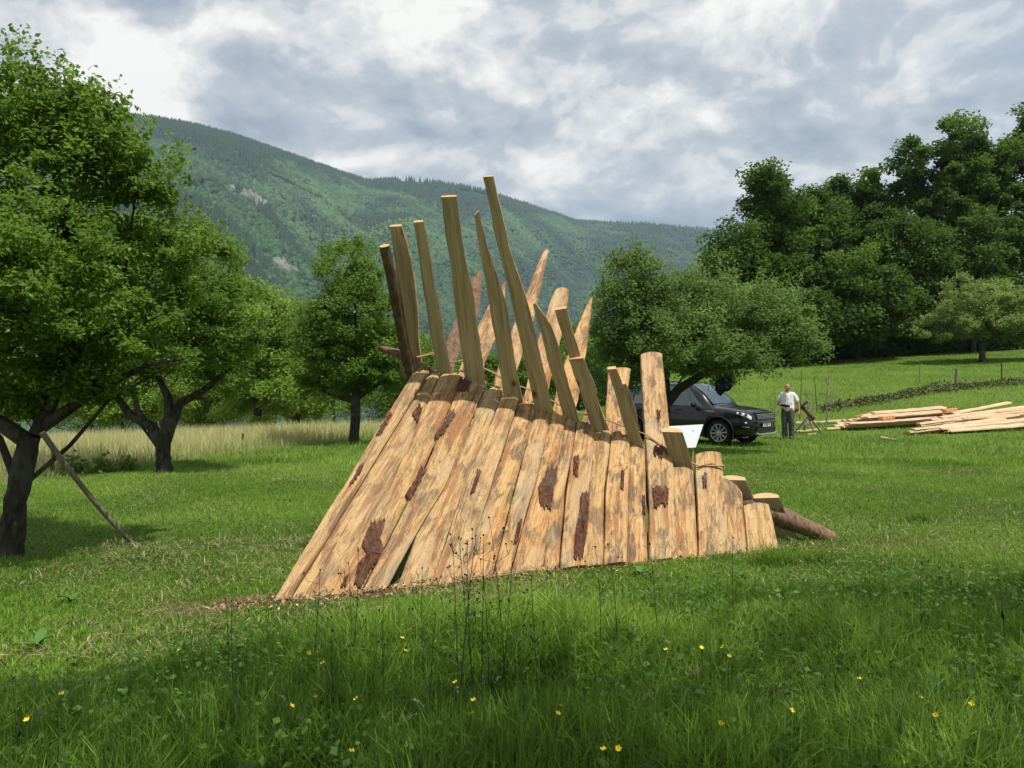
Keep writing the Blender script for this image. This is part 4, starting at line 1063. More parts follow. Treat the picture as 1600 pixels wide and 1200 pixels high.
def patch(name, fn, nu, nv, m, parent=car, thick=0.0):
    mb = MB(); vs = [W(fn(i / nu, j / nv)) for j in range(nv + 1) for i in range(nu + 1)]
    fs = [(j * (nu + 1) + i, j * (nu + 1) + i + 1, (j + 1) * (nu + 1) + i + 1, (j + 1) * (nu + 1) + i) for j in range(nv) for i in range(nu)]
    mb.add(vs, fs); return mb.build(name, m, parent, smooth=True)
for sgn in (-1, 1):
    # side windows: rear quarter, rear door, front door
    for x0, x1, x0t, x1t in ((-1.98, -1.42, -1.85, -1.40), (-1.36, -.38, -1.33, -.40), (-.30, .92, -.32, .40)):
        w_ = patch('side_window', lambda u, v: spt((x0 + (x1 - x0) * u) * (1 - v) + (x0t + (x1t - x0t) * u) * v, 6.12 + 1.78 * v, sgn, .006), 12, 6, M['glass'])
    # lower black cladding
    patch('sill_cladding', lambda u, v: spt(-.86 + 1.74 * u, 1.15 + 1.25 * v, sgn, .010), 12, 3, M['black'])
    # shut lines of the doors as thin grooves
    mb = MB()
    for x in (-1.38, -.34, .92):
        mb.tube([W(spt(x if k > 3 else x, k, sgn, .001)) for k in (2.2, 3, 4, 5, 6)], .005, 4)
    mb.build('door_gap', M['black'], car)
    for x in (-.98, .06):
        mb = MB(); a = spt(x, 4.75, sgn, .022); b_ = spt(x + .19, 4.78, sgn, .022); mb.tube([W(a), W(b_)], [.014, .012], 8); mb.build('door_handle', M['paint'], car, smooth=True)
    mb = MB(); mb.tube([W(spt(1.02, 4.7, sgn, .004)), W(spt(1.26, 4.75, sgn, .004))], .014, 6); mb.build('side_vent', M['silver'], car)
    # mirror
    mb = MB(); c = Vector((.70, sgn * 1.04, 1.13)); mb.ell(W(c), (.07, .125, .085), CR, 14, 10); mb.tube([W((.74, sgn * .90, 1.05)), W((.70, sgn * .98, 1.08))], .025, 6); mb.build('wing_mirror', M['black'], car, smooth=True)
    # headlamp
    hl = root_l = None
    def hlf(u, v):
        x = 1.90 + .36 * u; k = 4.25 + 1.45 * v + (.5 * (1 - u)) * (1 - v)
        return spt(x, k, sgn, .016)
    lampo = patch('headlight', hlf, 14, 5, M['lamp'])
    for f_ in (.28, .68):
        mb = MB(); c = Vector(hlf(f_, .45)); mb.ell(W((c.x, c.y, c.z)), (.045, .045, .04), CR, 12, 8); o_ = mb.build('lens', M['glass'], lampo, smooth=True)
    mb = MB(); mb.tube([W(hlf(u, 0.0)) for u in np.linspace(0, 1, 7)], .008, 5); mb.tube([W(hlf(u, 1.0)) for u in np.linspace(0, 1, 7)], .007, 5); mb.build('rim_trim', M['black'], lampo)
    # fog lamp recess
    fg = patch('fog_light', lambda u, v: spt(2.08 + .14 * u, 3.0 + .75 * v, sgn, .008), 6, 4, M['black'])
    mb = MB(); a = Vector(spt(2.15, 3.4, sgn, .012)); mb.ell(W(a), (.03, .04, .03), CR, 10, 8); mb.build('lens', M['lamp'], fg, smooth=True)
    mb = MB(); mb.tube([W(spt(x, 2.75, sgn, .012)) for x in (2.06, 2.14, 2.22)], .010, 5); mb.build('chrome_strip', M['silver'], fg)
    # roof rail
    mb = MB(); mb.tube([W((x, sgn * .66, lerp_st(x)[4] + .045 - (.04 if abs(x + .8) > 1.0 else 0))) for x in (-1.85, -1.7, -1.0, -.3, .1, .22)], .014, 6); mb.build('roof_rail', M['black'], car, smooth=True)
# windscreen and rear window
patch('windscreen', lambda u, v: (.44 + .70 * v, (-1 + 2 * u) * (.60 + .12 * v), lerp_st(.44 + .70 * v)[4] + .026 + .010 - .022 * abs(-1 + 2 * u) ** 2), 12, 8, M['glass'])
patch('rear_window', lambda u, v: (-2.17 + (-.045) * (1 - v) - .012, (-1 + 2 * u) * .56, 1.10 + .36 * v), 8, 4, M['glass'])
# bonnet crease lines
for sgn in (-1, 1):
    mb = MB(); mb.tube([W(spt(x, 9.5, sgn, .002)) for x in np.linspace(1.2, 2.1, 8)], .006, 5); mb.build('bonnet_crease', M['paint'], car, smooth=True)
# front end: grille, lower intake, plate, bumper strip
def fx(y): return 2.335 - .35 * max(0, abs(y) - .58)
def fpatch(name, y0, y1, z0, z1, m, lift=.012, lean=.22):
    return patch(name, lambda u, v: (fx(y0 + (y1 - y0) * u) + lift - lean * max(0, (z0 + (z1 - z0) * v) - .62) * 1.4, y0 + (y1 - y0) * u, z0 + (z1 - z0) * v), 14, 4, m)
gr = fpatch('grille', -.56, .56, .73, .90, M['black'], .035)
for zz in (.765, .80, .835, .87):
    mb = MB(); mb.tube([W((fx(y) + .045 - .31 * (zz - .62), y, zz)) for y in np.linspace(-.55, .55, 15)], .009, 5); mb.build('grille_bar', M['silver'], gr, smooth=True)
mb = MB(); mb.tube([W((fx(y) + .02 - .31 * .30, y, .925)) for y in np.linspace(-.60, .60, 15)], .022, 6); mb.build('bonnet_lip', M['paint'], car, smooth=True)
mb = MB(); mb.tube([W((fx(y) + .02, y, .665)) for y in np.linspace(-.62, .62, 15)], [.03] * 15, 8); mb.build('bumper_bar', M['paint'], car, smooth=True)
fpatch('lower_intake', -.60, .60, .40, .52, M['black'], .025)
mb = MB(); mb.tube([W((fx(y) + .03, y, .335 + .06 * max(0, abs(y) - .5) * 4)) for y in np.linspace(-.66, .66, 17)], .028, 8); mb.build('skid_plate', M['silver'], car, smooth=True)
mb = MB(); mb.box(W((2.355, 0, .59)), (.012, .50, .105), CR); pl = mb.build('number_plate', M['plate'], car)
M['ink'] = mat('plate_ink', .6, .2, 0, (.02, .02, .03))[0]
# strokes of the plate's dark characters, as far as the photo shows them
SEG = {'E': [(0, 0, 0, 2), (0, 0, 1, 0), (0, 1, 1, 1), (0, 2, 1, 2)], 'K': [(0, 0, 0, 2), (0, 1, 1, 2), (0, 1, 1, 0)], '8': [(0, 0, 0, 2), (1, 0, 1, 2), (0, 0, 1, 0), (0, 1, 1, 1), (0, 2, 1, 2)], '6': [(0, 0, 0, 2), (1, 0, 1, 1), (0, 0, 1, 0), (0, 1, 1, 1), (0, 2, 1, 2)],
       '2': [(0, 0, 1, 0), (0, 0, 0, 1), (0, 1, 1, 1), (1, 1, 1, 2), (0, 2, 1, 2)], 'V': [(0, 2, .5, 0), (.5, 0, 1, 2)], 'C': [(0, 0, 0, 2), (0, 0, 1, 0), (0, 2, 1, 2)], '-': [(.1, 1, .9, 1)]}
mb = MB(); y = -.20
for ch in 'EK-862-VC':
    for x0, z0, x1, z1 in SEG[ch]:
        mb.tube([W((2.364, y + x0 * .03, .56 + z0 * .03)), W((2.364, y + x1 * .03, .56 + z1 * .03))], .005, 4)
    y += .045
mb.build('plate_lettering', M['ink'], pl)
# wheels
def wheel(wx, sy):
    c = Vector((wx, sy * .80, .362)); out = Vector((0, sy, 0))
    mb = MB(); prof = [(.225, -.10), (.33, -.115), (.362, -.08), (.366, 0), (.362, .08), (.33, .115), (.245, .105)]
    vs = []; S = 36
    for r, o_ in prof:
        for k in range(S): a = 2 * math.pi * k / S; vs.append(W(c + out * o_ + Vector((math.cos(a) * r, 0, math.sin(a) * r))))
    fs = [(j * S + k, j * S + (k + 1) % S, (j + 1) * S + (k + 1) % S, (j + 1) * S + k) for j in range(len(prof) - 1) for k in range(S)]
    mb.add(vs, fs); wh = mb.build('wheel', M['tyre'], car, smooth=True)
    mb = MB(); ring = [(.255, .085), (.245, .108), (.232, .108), (.225, .05), (.225, -.09)]; vs = []
    for r, o_ in ring:
        for k in range(S): a = 2 * math.pi * k / S; vs.append(W(c + out * o_ + Vector((math.cos(a) * r, 0, math.sin(a) * r))))
    mb.add(vs, [(j * S + k, j * S + (k + 1) % S, (j + 1) * S + (k + 1) % S, (j + 1) * S + k) for j in range(len(ring) - 1) for k in range(S)])
    for k in range(10):
        a = 2 * math.pi * k / 10 + .1
        p0 = c + out * .075 + Vector((math.cos(a) * .04, 0, math.sin(a) * .04)); p1 = c + out * .098 + Vector((math.cos(a) * .237, 0, math.sin(a) * .237))
        mb.tube([W(p0), W(p1)], [.018, .026], 6)
    mb.ell(W(c + out * .08), (.06, .022, .06), CR, 14, 8); mb.build('rim', M['alloy'], wh, smooth=True)
    mb = MB(); mb.tube([W(c - out * .02), W(c + out * .01)], .20, 24); mb.build('brake_disc', M['black'], wh)
    # arch liner
    mb = MB(); vs = []; 
    for o_ in (-.27, .12):
        for k in range(17): a = math.pi * (-.12 + 1.24 * k / 16); vs.append(W(c + out * o_ + Vector((math.cos(a) * .43, 0, math.sin(a) * .43))))
    mb.add(vs, [(k, k + 1, 18 + k, 17 + k) for k in range(16)]); 
    lips = [W(c + out * .145 + Vector((math.cos(a) * .445, 0, math.sin(a) * .445))) for a in np.linspace(-.1 * math.pi, 1.1 * math.pi, 24)]
    mb.tube(lips, .02, 6); mb.build('wheel_arch', M['black'], car, smooth=True)
for wx in (-1.36, 1.38):
    for sy in (-1, 1): wheel(wx, sy)
mb = MB(); mb.box(W((0, 0, .30)), (3.6, 1.1, .16), CR); mb.build('underbody', M['black'], car)

# ------------------------------------------------------------------ the man
def build_person():
    feet = on(1231, 25.2); feet.z += 0.0
    H = 1.72; yaw = math.radians(-28)      # turned a little to the photo's left
    R = Matrix.Rotation(yaw, 3, 'Z'); s = H / 1.75
    def P(x, y, z): return feet + R @ (Vector((x, y, z)) * s)         # x to the photo's right, -y towards the camera
    rt = root('person', feet, label='bald man in white t-shirt and dark grey trousers looking down at his hands', cat='person')
    def caps(mb, chain, seg=14):
        pts = [P(*c[:3]) for c in chain]; rs = [c[3] * s for c in chain]
        # fine subdivision gives smooth joints
        q = []; r = []
        for i in range(len(pts) - 1):
            for k in range(4): f = k / 4; q.append(pts[i].lerp(pts[i + 1], f)); r.append(rs[i] * (1 - f) + rs[i + 1] * f)
        q.append(pts[-1]); r.append(rs[-1]); mb.tube(q, r, seg)
        for a, b in zip(pts, rs): mb.ell(a, (b, b, b), None, 12, 8)
    # body
    mb = MB()
    caps(mb, [(0, .0, .98, .13), (0, .0, 1.12, .13), (0, .0, 1.30, .145), (0, -.01, 1.42, .12), (0, -.02, 1.50, .065), (0, -.05, 1.56, .058)])
    mb.ell(P(-.08, 0, 1.34), (.10, .10, .12)); mb.ell(P(.08, 0, 1.34), (.10, .10, .12))
    # head, tipped forward
    Rh = R @ Matrix.Rotation(math.radians(24), 3, 'X')
    hc = P(-.0, -.075, 1.645)
    def Hh(x, y, z): return hc + Rh @ (Vector((x, y, z)) * s)
    mb.ell(hc, (.077 * s, .098 * s, .112 * s), Rh, 18, 14)
    mb.ell(Hh(0, -.035, -.065), (.055, .06, .058), Rh); mb.ell(Hh(0, -.105, -.012), (.014, .026, .024), Rh); mb.ell(Hh(0, -.09, .022), (.05, .02, .012), Rh)
    mb.ell(Hh(0, -.088, -.062), (.026, .016, .010), Rh); mb.ell(Hh(.078, .01, -.01), (.012, .022, .034), Rh); mb.ell(Hh(-.078, .01, -.01), (.012, .022, .034), Rh)
    mb.ell(Hh(0, -.075, -.105), (.026, .024, .02), Rh)
    # arms: photo-left arm bent across the waist, photo-right arm hanging a little back
    caps(mb, [(-.185, 0, 1.42, .058), (-.25, .02, 1.28, .052), (-.29, .02, 1.14, .043), (-.22, -.12, 1.08, .038), (-.10, -.22, 1.05, .029)])
    caps(mb, [(.185, 0, 1.42, .058), (.25, .03, 1.27, .050), (.30, .05, 1.13, .042), (.335, .02, 1.00, .037), (.345, -.02, .88, .029)])
    def hand(w, fwd, side, nrm, curl):
        fwd = Vector(fwd).normalized(); side = Vector(side).normalized(); nrm = fwd.cross(side)
        def Q(a, b, c): v = Vector(w) + fwd * a + side * b + nrm * c; return (v.x, v.y, v.z)
        caps(mb, [(*Q(0, 0, 0), .028), (*Q(.04, 0, 0), .032), (*Q(.075, 0, 0), .030)])
        caps(mb, [(*Q(.04, .018, 0), .02), (*Q(.08, .026, 0), .016)]); caps(mb, [(*Q(.04, -.018, 0), .02), (*Q(.08, -.026, 0), .016)])
        for b_, L in ((-.033, .058), (-.011, .072), (.011, .078), (.033, .070)):
            c1 = curl
            caps(mb, [(*Q(.085, b_, 0), .0105), (*Q(.085 + L * .42 * math.cos(c1), b_ * 1.1, L * .42 * math.sin(c1)), .0098), (*Q(.085 + L * (.42 * math.cos(c1) + .3 * math.cos(c1 * 2)), b_ * 1.12, L * (.42 * math.sin(c1) + .3 * math.sin(c1 * 2))), .009),
                      (*Q(.085 + L * (.42 * math.cos(c1) + .3 * math.cos(c1 * 2) + .26 * math.cos(c1 * 2.6)), b_ * 1.12, L * (.42 * math.sin(c1) + .3 * math.sin(c1 * 2) + .26 * math.sin(c1 * 2.6))), .008)], 8)
        caps(mb, [(*Q(.02, .028, .004), .016), (*Q(.05, .052, .014), .0125), (*Q(.078, .060, .026), .0105)], 8)
    hand((-.08, -.235, 1.045), (1, -.35, -.1), (0, -.2, 1), None, .75)
    hand((.345, -.03, .86), (0.05, -.25, -1), (0, -1, .2), None, .35)
    # legs
    caps(mb, [(-.09, 0, .93, .10), (-.10, -.02, .70, .082), (-.095, -.02, .50, .058), (-.10, .01, .30, .055), (-.10, .03, .10, .04)])
    caps(mb, [(.09, 0, .93, .10), (.10, -.02, .70, .082), (.10, -.02, .50, .058), (.105, .01, .30, .055), (.11, .03, .10, .04)])
    caps(mb, [(-.10, .03, .06, .04), (-.11, -.12, .04, .035)]); caps(mb, [(.11, .03, .06, .04), (.13, -.12, .04, .035)])
    skin, t, b, o = mat('skin', .6, .35, 0, (.36, .17, .105))
    body = mb.build('body', skin, rt, smooth=True)
    md = body.modifiers.new('one_surface', 'REMESH'); md.mode = 'VOXEL'; md.voxel_size = .0065; md.use_smooth_shade = True
    ms = body.modifiers.new('soft', 'SMOOTH'); ms.iterations = 3; ms.factor = .5
    # face colour: eyes and brows
    mb = MB()
    for e in (-1, 1): mb.ell(Hh(.03 * e, -.092, .004), (.012, .008, .007), Rh, 8, 6)
    mb.build('eyes', mat('eye_dark', .3, .5, 0, (.03, .02, .015))[0], rt, smooth=True)
    mb = MB(); mb.ell(Hh(0, .028, -.008), (.080 * s, .078 * s, .062 * s), Rh, 16, 10)
    mb.build('hair', mat('grey_hair', .9, .2, 0, (.10, .085, .07))[0], rt, smooth=True)
    # shirt
    def cloth(name, chains, ells, m, vox=.012, ell_r=None):
        mb = MB()
        for c in chains: caps(mb, c)
        for c, r_ in ells: mb.ell(P(*c), r_, R)
        o = mb.build(name, m, rt, smooth=True)
        md = o.modifiers.new('one_surface', 'REMESH'); md.mode = 'VOXEL'; md.voxel_size = vox; md.use_smooth_shade = True
        ms = o.modifiers.new('soft', 'SMOOTH'); ms.iterations = 4; ms.factor = .5
        tx = bpy.data.textures.new(name + '_folds', 'CLOUDS'); tx.noise_scale = .09
        dm = o.modifiers.new('folds', 'DISPLACE'); dm.texture = tx; dm.strength = .022; dm.mid_level = .5
        return o
    cloth('t_shirt', [[(0, 0, .98, .165), (0, 0, 1.10, .165), (0, 0, 1.25, .16), (0, 0, 1.38, .15)], [(-.07, 0, 1.0, .13), (-.09, 0, 1.38, .115)], [(.07, 0, 1.0, .13), (.09, 0, 1.38, .115)],
                      [(-.15, 0, 1.42, .082), (-.22, .01, 1.32, .080), (-.265, .02, 1.23, .076)], [(.15, 0, 1.42, .082), (.225, .02, 1.32, .080), (.262, .03, 1.22, .076)], [(0, -.01, 1.40, .11), (0, -.015, 1.47, .078)],
                      [(.09, -.03, .99, .11), (.13, -.02, .90, .075)]], [], mat('white_cotton', .9, .1, 0, (.72, .73, .76))[0])
    cloth('trousers', [[(0, 0, 1.0, .14), (0, 0, .90, .13)], [(-.08, 0, .93, .125), (-.10, -.02, .70, .108), (-.10, -.02, .50, .092), (-.10, .01, .28, .088), (-.10, .02, .09, .088)],
                       [(.08, 0, .93, .125), (.10, -.02, .70, .108), (.105, -.02, .50, .092), (.11, .01, .28, .088), (.115, .02, .09, .088)]], [], mat('grey_trousers', .9, .1, 0, (.085, .088, .09))[0])
    for e in (-1, 1):
        mb = MB(); mb.ell(P(.105 * e, -.02, .05), (.055, .15, .055), R); mb.ell(P(.11 * e, -.12, .035), (.05, .07, .035), R)
        mb.build('shoe', mat('dark_shoe', .7, .3, 0, (.02, .02, .022))[0], rt, smooth=True)
    # tool in hand
    c = P(-.02, -.30, 1.06)
    tl = root('hand_tool', c, label='dark hand tool the man holds at his waist', cat='tool')
    mb = MB(); mb.box(c + Vector((0, 0, .0)), (.26, .07, .07), R @ Matrix.Rotation(.15, 3, 'Y')); mb.build('tool_body', M['black'], tl)
    mb = MB(); mb.tube([c + R @ Vector((-.12, 0, .02)), c + R @ Vector((-.26, -.03, .05))], .018, 8); mb.build('nozzle', M['black'], tl, smooth=True)
build_person()

# ------------------------------------------------------------------ lumber
def board(a, b, w, h, seed, label, name='plank', grp=None, roll=0.0, mi='slab'):
    rd = random.Random(seed); d = (b - a); L = d.length; d.normalize(); s = d.cross(Vector((0, 0, 1))).normalized(); u = s.cross(d).normalized()
    s, u = s * math.cos(roll) + u * math.sin(roll), u * math.cos(roll) - s * math.sin(roll)
    mb = MB(); n = 10; vs = []; uv = []
    for i in range(n + 1):
        f = i / n; p = a + d * L * f + Vector((0, 0, -math.sin(f * 3.14) * rd.uniform(0, .02))); ww = w * (1 + rd.uniform(-.10, .10)); sh_ = rd.uniform(-.01, .01)
        for (cs, cu) in ((-.5, 0), (.5, 0), (.42, 1), (-.42, 1)): vs.append(p + s * (ww * cs + sh_) + u * h * cu); uv.append((cs * w + (cu * .2), f * L))
    fs = [(i * 4 + k, i * 4 + (k + 1) % 4, (i + 1) * 4 + (k + 1) % 4, (i + 1) * 4 + k) for i in range(n) for k in range(4)]
    mb.add(vs, fs, uv); mb.add(vs[:4], [(3, 2, 1, 0)], uv[:4], 1); mb.add(vs[-4:], [(0, 1, 2, 3)], uv[-4:], 1)
    return tag(mb.build(name, [M[mi], M['end']], origin=a), label, 'plank', grp)
M['lumber'] = mat_wood('fresh_lumber', 'sawn')
for nd in M['lumber'].node_tree.nodes:
    if nd.type == 'MIX':
        for i, c in ((6, (.50, .36, .17)), (7, (.60, .46, .25))):
            if nd.inputs[i].default_value[0] > .41: nd.inputs[i].default_value = (.70, .49, .30, 1) if i == 6 else (.80, .60, .40, 1)
rd = random.Random(21)
# long flat stack, boards running left-right
def gpt(px, d, dz): p = on(px, d); p.z += dz; return p
n1 = 0
for lay in range(6):
    for row in range(7):
        if lay > 3 and row < 2: continue
        f = row / 6; d = 27.6 + f * 2.2 - lay * .10
        l = 1295 + f * 20 + lay * 9 + rd.uniform(-8, 12); r = 1475 + f * 22 - lay * 4 + rd.uniform(-25, 12)
        if rd.random() < .12: continue
        a = gpt(l, d, .04 + lay * .068); b = gpt(r, d + .5, .04 + lay * .068 + rd.uniform(0, .02))
        zz = max(gzf(a.x, a.y), gzf(b.x, b.y)) if False else None
        n1 += 1
        board(a, b, rd.uniform(.20, .30), rd.uniform(.035, .05), 300 + n1, 'pale plank in the neat flat stack behind the man', grp='planks of the flat stack', mi='lumber')
# loose slanted heap to its right
n2 = 0
for i in range(46):
    f = rd.random(); lay = i / 46
    d0 = 25.3 + f * 3.0; px0 = 1412 + f * 60 + rd.uniform(-6, 30) + (rd.random() < .35) * 50
    a = gpt(px0, d0, .03 + lay * .28 * (1 if f > .25 else .5)); ang = math.radians(rd.uniform(6, 24)); L = rd.uniform(3.2, 4.4)
    b = a + Vector((math.cos(ang), math.sin(ang), 0)) * L; b.z = gzf(b.x, b.y) + .05 + lay * .38 * (1 if f > .25 else .55) + rd.uniform(0, .12)
    n2 += 1
    board(a, b, rd.uniform(.16, .27), rd.uniform(.035, .055), 400 + i, 'pale plank in the loose slanting heap at right', grp='planks of the loose heap', roll=rd.uniform(-.25, .25), mi='lumber')
board(gpt(1238, 27.2, .02), gpt(1282, 27.0, .10), .22, .04, 501, 'light plank lying in the grass right of the man\'s feet', mi='lumber')
board(gpt(1262, 26.3, .02), gpt(1276, 26.2, .03), .14, .04, 502, 'small board offcut below the light plank in the grass', mi='lumber')
board(gpt(1243, 29.5, .08), gpt(1320, 29.6, .10), .16, .04, 503, 'long thin plank running from behind the man to the stack', mi='lumber')
board(gpt(1377, 24.6, .03), gpt(1397, 23.9, .03), .13, .04, 504, 'short offcut lying in front of the two wood heaps', mi='lumber')
M['orange'] = mat('orange_heartwood', .8, .2, 0, (.50, .24, .11))[0]
for k, (px, d, dz, lab) in enumerate(((1483, 28.2, .40, 'orange offcut on the far right end of the flat stack'), (1385, 27.6, .33, 'orange offcut lying on the middle of the flat stack'))):
    a = gpt(px - 9, d, dz); b = gpt(px + 9, d + .1, dz + .02); o_ = board(a, b, .30, .10, 510 + k, lab, name='wood_offcut'); o_.data.materials[0] = M['orange']; o_['category'] = 'offcut'
# brush line: cut twigs and brambles
def brush():
    r = np.random.default_rng(8); N = 4200
    f = r.uniform(0, 1, N); px = 1282 + f * 420; d = 33.5 + 6.5 * np.clip(f * 1.6, 0, 1) + r.normal(0, .55, N)
    x = (px - 800) / F * d; h = .75 * (.10 + .32 * np.exp(-((px - 1455) / 38) ** 2) + .16 * np.exp(-((px - 1340) / 50) ** 2)) * (.4 + 1.2 * vnoise(px / 9, d, 3)) * r.uniform(0, 1, N) ** .8
    c = np.stack([x, d, gz(x, d) + h], -1); V = leaf_quads(c, .19, r, .1, .16)
    t = np.clip(r.normal(.45, .25, N), 0, 1)
    m = mat_leaf('cut_brush', (.04, .05, .02), (.085, .12, .035), (.20, .15, .085), .05)
    tag(np_mesh('brush_pile', V, 4, [(0, 1, 2, 3)], m, tint=t), 'long low line of cut brush and brambles across the slope', 'brush', kind='stuff')
brush()
# ------------------------------------------------------------------ grass
def blades(x, y, h, w, r, curve=.5, levels=3, lean=None):
    N = len(x); z = gz(x, y); an = r.uniform(0, 2 * np.pi, N); face = r.uniform(0, 2 * np.pi, N)
    ld = np.stack([np.cos(an), np.sin(an), np.zeros(N)], -1); sd = np.stack([np.cos(face), np.sin(face), np.zeros(N)], -1)
    cu = np.abs(r.normal(curve, .35, N)).clip(0.05, 1.5)
    base = np.stack([x, y, z - .01], -1); out = []
    for k in range(levels + 1):
        f = k / levels; wid = w * (1 - f ** 1.6) * .5 + .0004
        c = base + np.array([0, 0, 1.0]) * (h * f * (1 - .28 * f * f * cu))[:, None] + ld * (h * cu * f * f * .75)[:, None]
        out += [c - sd * wid[:, None], c + sd * wid[:, None]]
    return np.stack(out, 1)
def faces(levels): return [(2 * k, 2 * k + 1, 2 * k + 3, 2 * k + 2) for k in range(levels)]
def field(N, y0, y1, r, p=1.0, half=.72, x0=None):
    """random points in the view wedge; pdf over depth ~ y^p"""
    u = r.uniform(0, 1, N); y = (y0 ** (p + 1) + u * (y1 ** (p + 1) - y0 ** (p + 1))) ** (1 / (p + 1)); x = r.uniform(-1, 1, N) * (y * half + .5); return x, y
def foot(x, y):
    """along and perpendicular position relative to the shelter's foot line (perp > 0 behind)"""
    ux, uy = 4.29 / 4.62, 1.72 / 4.62; rx, ry = x + 1.77, y - 5.97; return rx * ux + ry * uy, -rx * uy + ry * ux
def tallness(x, y):
    """0 mown, 1 uncut"""
    al, pe = foot(x, y)
    edge = 5.45 + .10 * x - 1.0 * sst(0, -3.0, x) + .75 * sst(.5, 3.5, x) + (vnoise(x * 1.4, y * 1.4, 5) - .5) * .9
    t = 1 - sst(edge - .5, edge + .35, y)
    t = np.maximum(t, .75 * sst(5.8, 7.5, x + .0 * y) * (1 - sst(7.5, 11, y)) * vnoise(x * .9, y * .9, 9))
    return t
def soilmask(x, y):
    al, pe = foot(x, y); k = (np.abs(pe + .02) + (vnoise(x * 3, y * 3, 4) - .5) * .25)
    return (k < .20) & (al > -.9) & (al < 2.0)
def inhut(x, y):
    al, pe = foot(x, y); return (al > -.05 + pe * 1.15) & (al < 4.6) & (pe > .06) & (pe < 2.4)
def zone(N, y0, y1, seed, wmul, hm, lv, p, cols='grass', name='grass', hl=.055, half=.72):
    r = np.random.default_rng(seed); x, y = field(N, y0, y1, r, p, half)
    ok = ~inhut(x, y); keepsoil = ~soilmask(x, y) | (r.uniform(0, 1, N) < .10)
    ml = y > 35.6 + 2.6 * x
    ok &= keepsoil & ~(ml & (x < 0))
    x, y = x[ok], y[ok]; T = tallness(x, y)
    pat = fbm(x * 1.3, y * 1.3, 17, 3)
    h = (hl * (1 + .8 * (pat - .4)) * (1 - T) + T * (.10 + .30 * np.clip(pat * 1.5 - .25, 0, 1))) * r.uniform(.45, 1.25, len(x)) * hm
    w = wmul * (.0035 + .0022 * r.uniform(0, 1, len(x)) + .002 * T)
    V = blades(x, y, h, w, r, .55, lv)
    tint = np.clip(.47 + (fbm(x * .6, y * .6, 3, 3) - .5) * 1.3 + (pat - .5) * .7 + r.normal(0, .22, len(x)) - .14 * T, 0, 1)
    # dry clippings
    tint = np.where((T < .4) & (r.uniform(0, 1, len(x)) < .05), 1.0, tint)
    return np_mesh(name, V, 2 * (lv + 1), faces(lv), M[cols], tint=tint)
tag(zone(230000, 2.3, 7.5, 1, 1.7, 1.0, 3, .35), 'uncut meadow grass in the foreground', 'grass', kind='stuff')
tag(zone(300000, 6.5, 18, 2, 1.9, 1.0, 2, .55), 'mown orchard grass round the shelter', 'grass', kind='stuff')
tag(zone(240000, 16, 62, 3, 5.5, 1.35, 1, .75, hl=.09, half=.70), 'grass of the slope and far orchard', 'grass', kind='stuff')
def meadow():
    r = np.random.default_rng(9); N = 150000; x, y = field(N, 9, 34, r, .7, .75)
    ml = y - (35.6 + 2.6 * x); ok = (ml > 0) & (x < .5); x, y, ml = x[ok], y[ok], ml[ok]
    h = np.clip(.18 + ml * .10, 0, .55) * r.uniform(.6, 1.2, len(x)); V = blades(x, y, h, .006 + .0004 * y, r, .35, 2)
    tint = np.clip(np.clip(ml / 3.5, 0, 1) * .75 - .15 + r.normal(.1, .22, len(x)), 0, 1)
    tag(np_mesh('meadow_grass', V, 6, faces(2), M['grass_dry'], tint=tint), 'tall straw coloured meadow beyond the fence', 'grass', kind='stuff')
meadow()
# broad-leaved herbs and clover among the near grass
def herbs():
    r = np.random.default_rng(12); N = 70000; x, y = field(N, 2.6, 13, r, .6)
    T = tallness(x, y); cl = fbm(x * 1.1 + 5, y * 1.1, 6, 3); ok = (cl > .47) & ~inhut(x, y) & ~soilmask(x, y); x, y, T = x[ok], y[ok], T[ok]
    z = gz(x, y) + r.uniform(.015, .06, len(x)) + T * r.uniform(.02, .26, len(x))
    V = leaf_quads(np.stack([x, y, z], -1), r.uniform(.010, .028, len(x)) * (1 + T * .8), r, 1.1, .40)
    m = mat_leaf('herb_leaf', (.035, .085, .014), (.060, .135, .020), (.11, .21, .035), .3)
    tag(np_mesh('ground_herbs', V, 4, [(0, 1, 2, 3)], m, tint=np.clip(r.normal(.5, .25, len(x)), 0, 1)), 'clover and broad-leaved herbs growing low among the grass', 'herbs', kind='stuff')
    # grass cuttings lying on the mown strip
    N = 34000; x, y = field(N, 4.2, 16, r, .5); T = tallness(x, y); ok = (T < .5) & ~inhut(x, y) & (fbm(x * .8, y * .8, 41, 3) > .46); x, y = x[ok], y[ok]
    V = leaf_quads(np.stack([x, y, gz(x, y) + r.uniform(.03, .06, len(x))], -1), r.uniform(.05, .12, len(x)), r, 2.0, .035)
    x2 = r.uniform(-5.5, .5, 16000); y2 = r.uniform(4.6, 8.2, 16000); ok = (tallness(x2, y2) < .5) & ~inhut(x2, y2) & (fbm(x2 * .9, y2 * .9, 47, 3) + .12 * np.exp(-((x2 + 2.4) / 1.2) ** 2) > .50); x2, y2 = x2[ok], y2[ok]
    V2 = leaf_quads(np.stack([x2, y2, gz(x2, y2) + r.uniform(.02, .05, len(x2))], -1), r.uniform(.04, .10, len(x2)), r, 2.0, .045); V = np.concatenate([V, V2]); x = np.concatenate([x, x2])
    m = mat_leaf('dry_cuttings', (.13, .12, .05), (.21, .18, .09), (.33, .28, .16), .1)
    tag(np_mesh('grass_cuttings', V, 4, [(0, 1, 2, 3)], m, tint=r.uniform(0, 1, len(x))), 'withered grass cuttings scattered on the mown ground', 'cuttings', kind='stuff')
herbs()
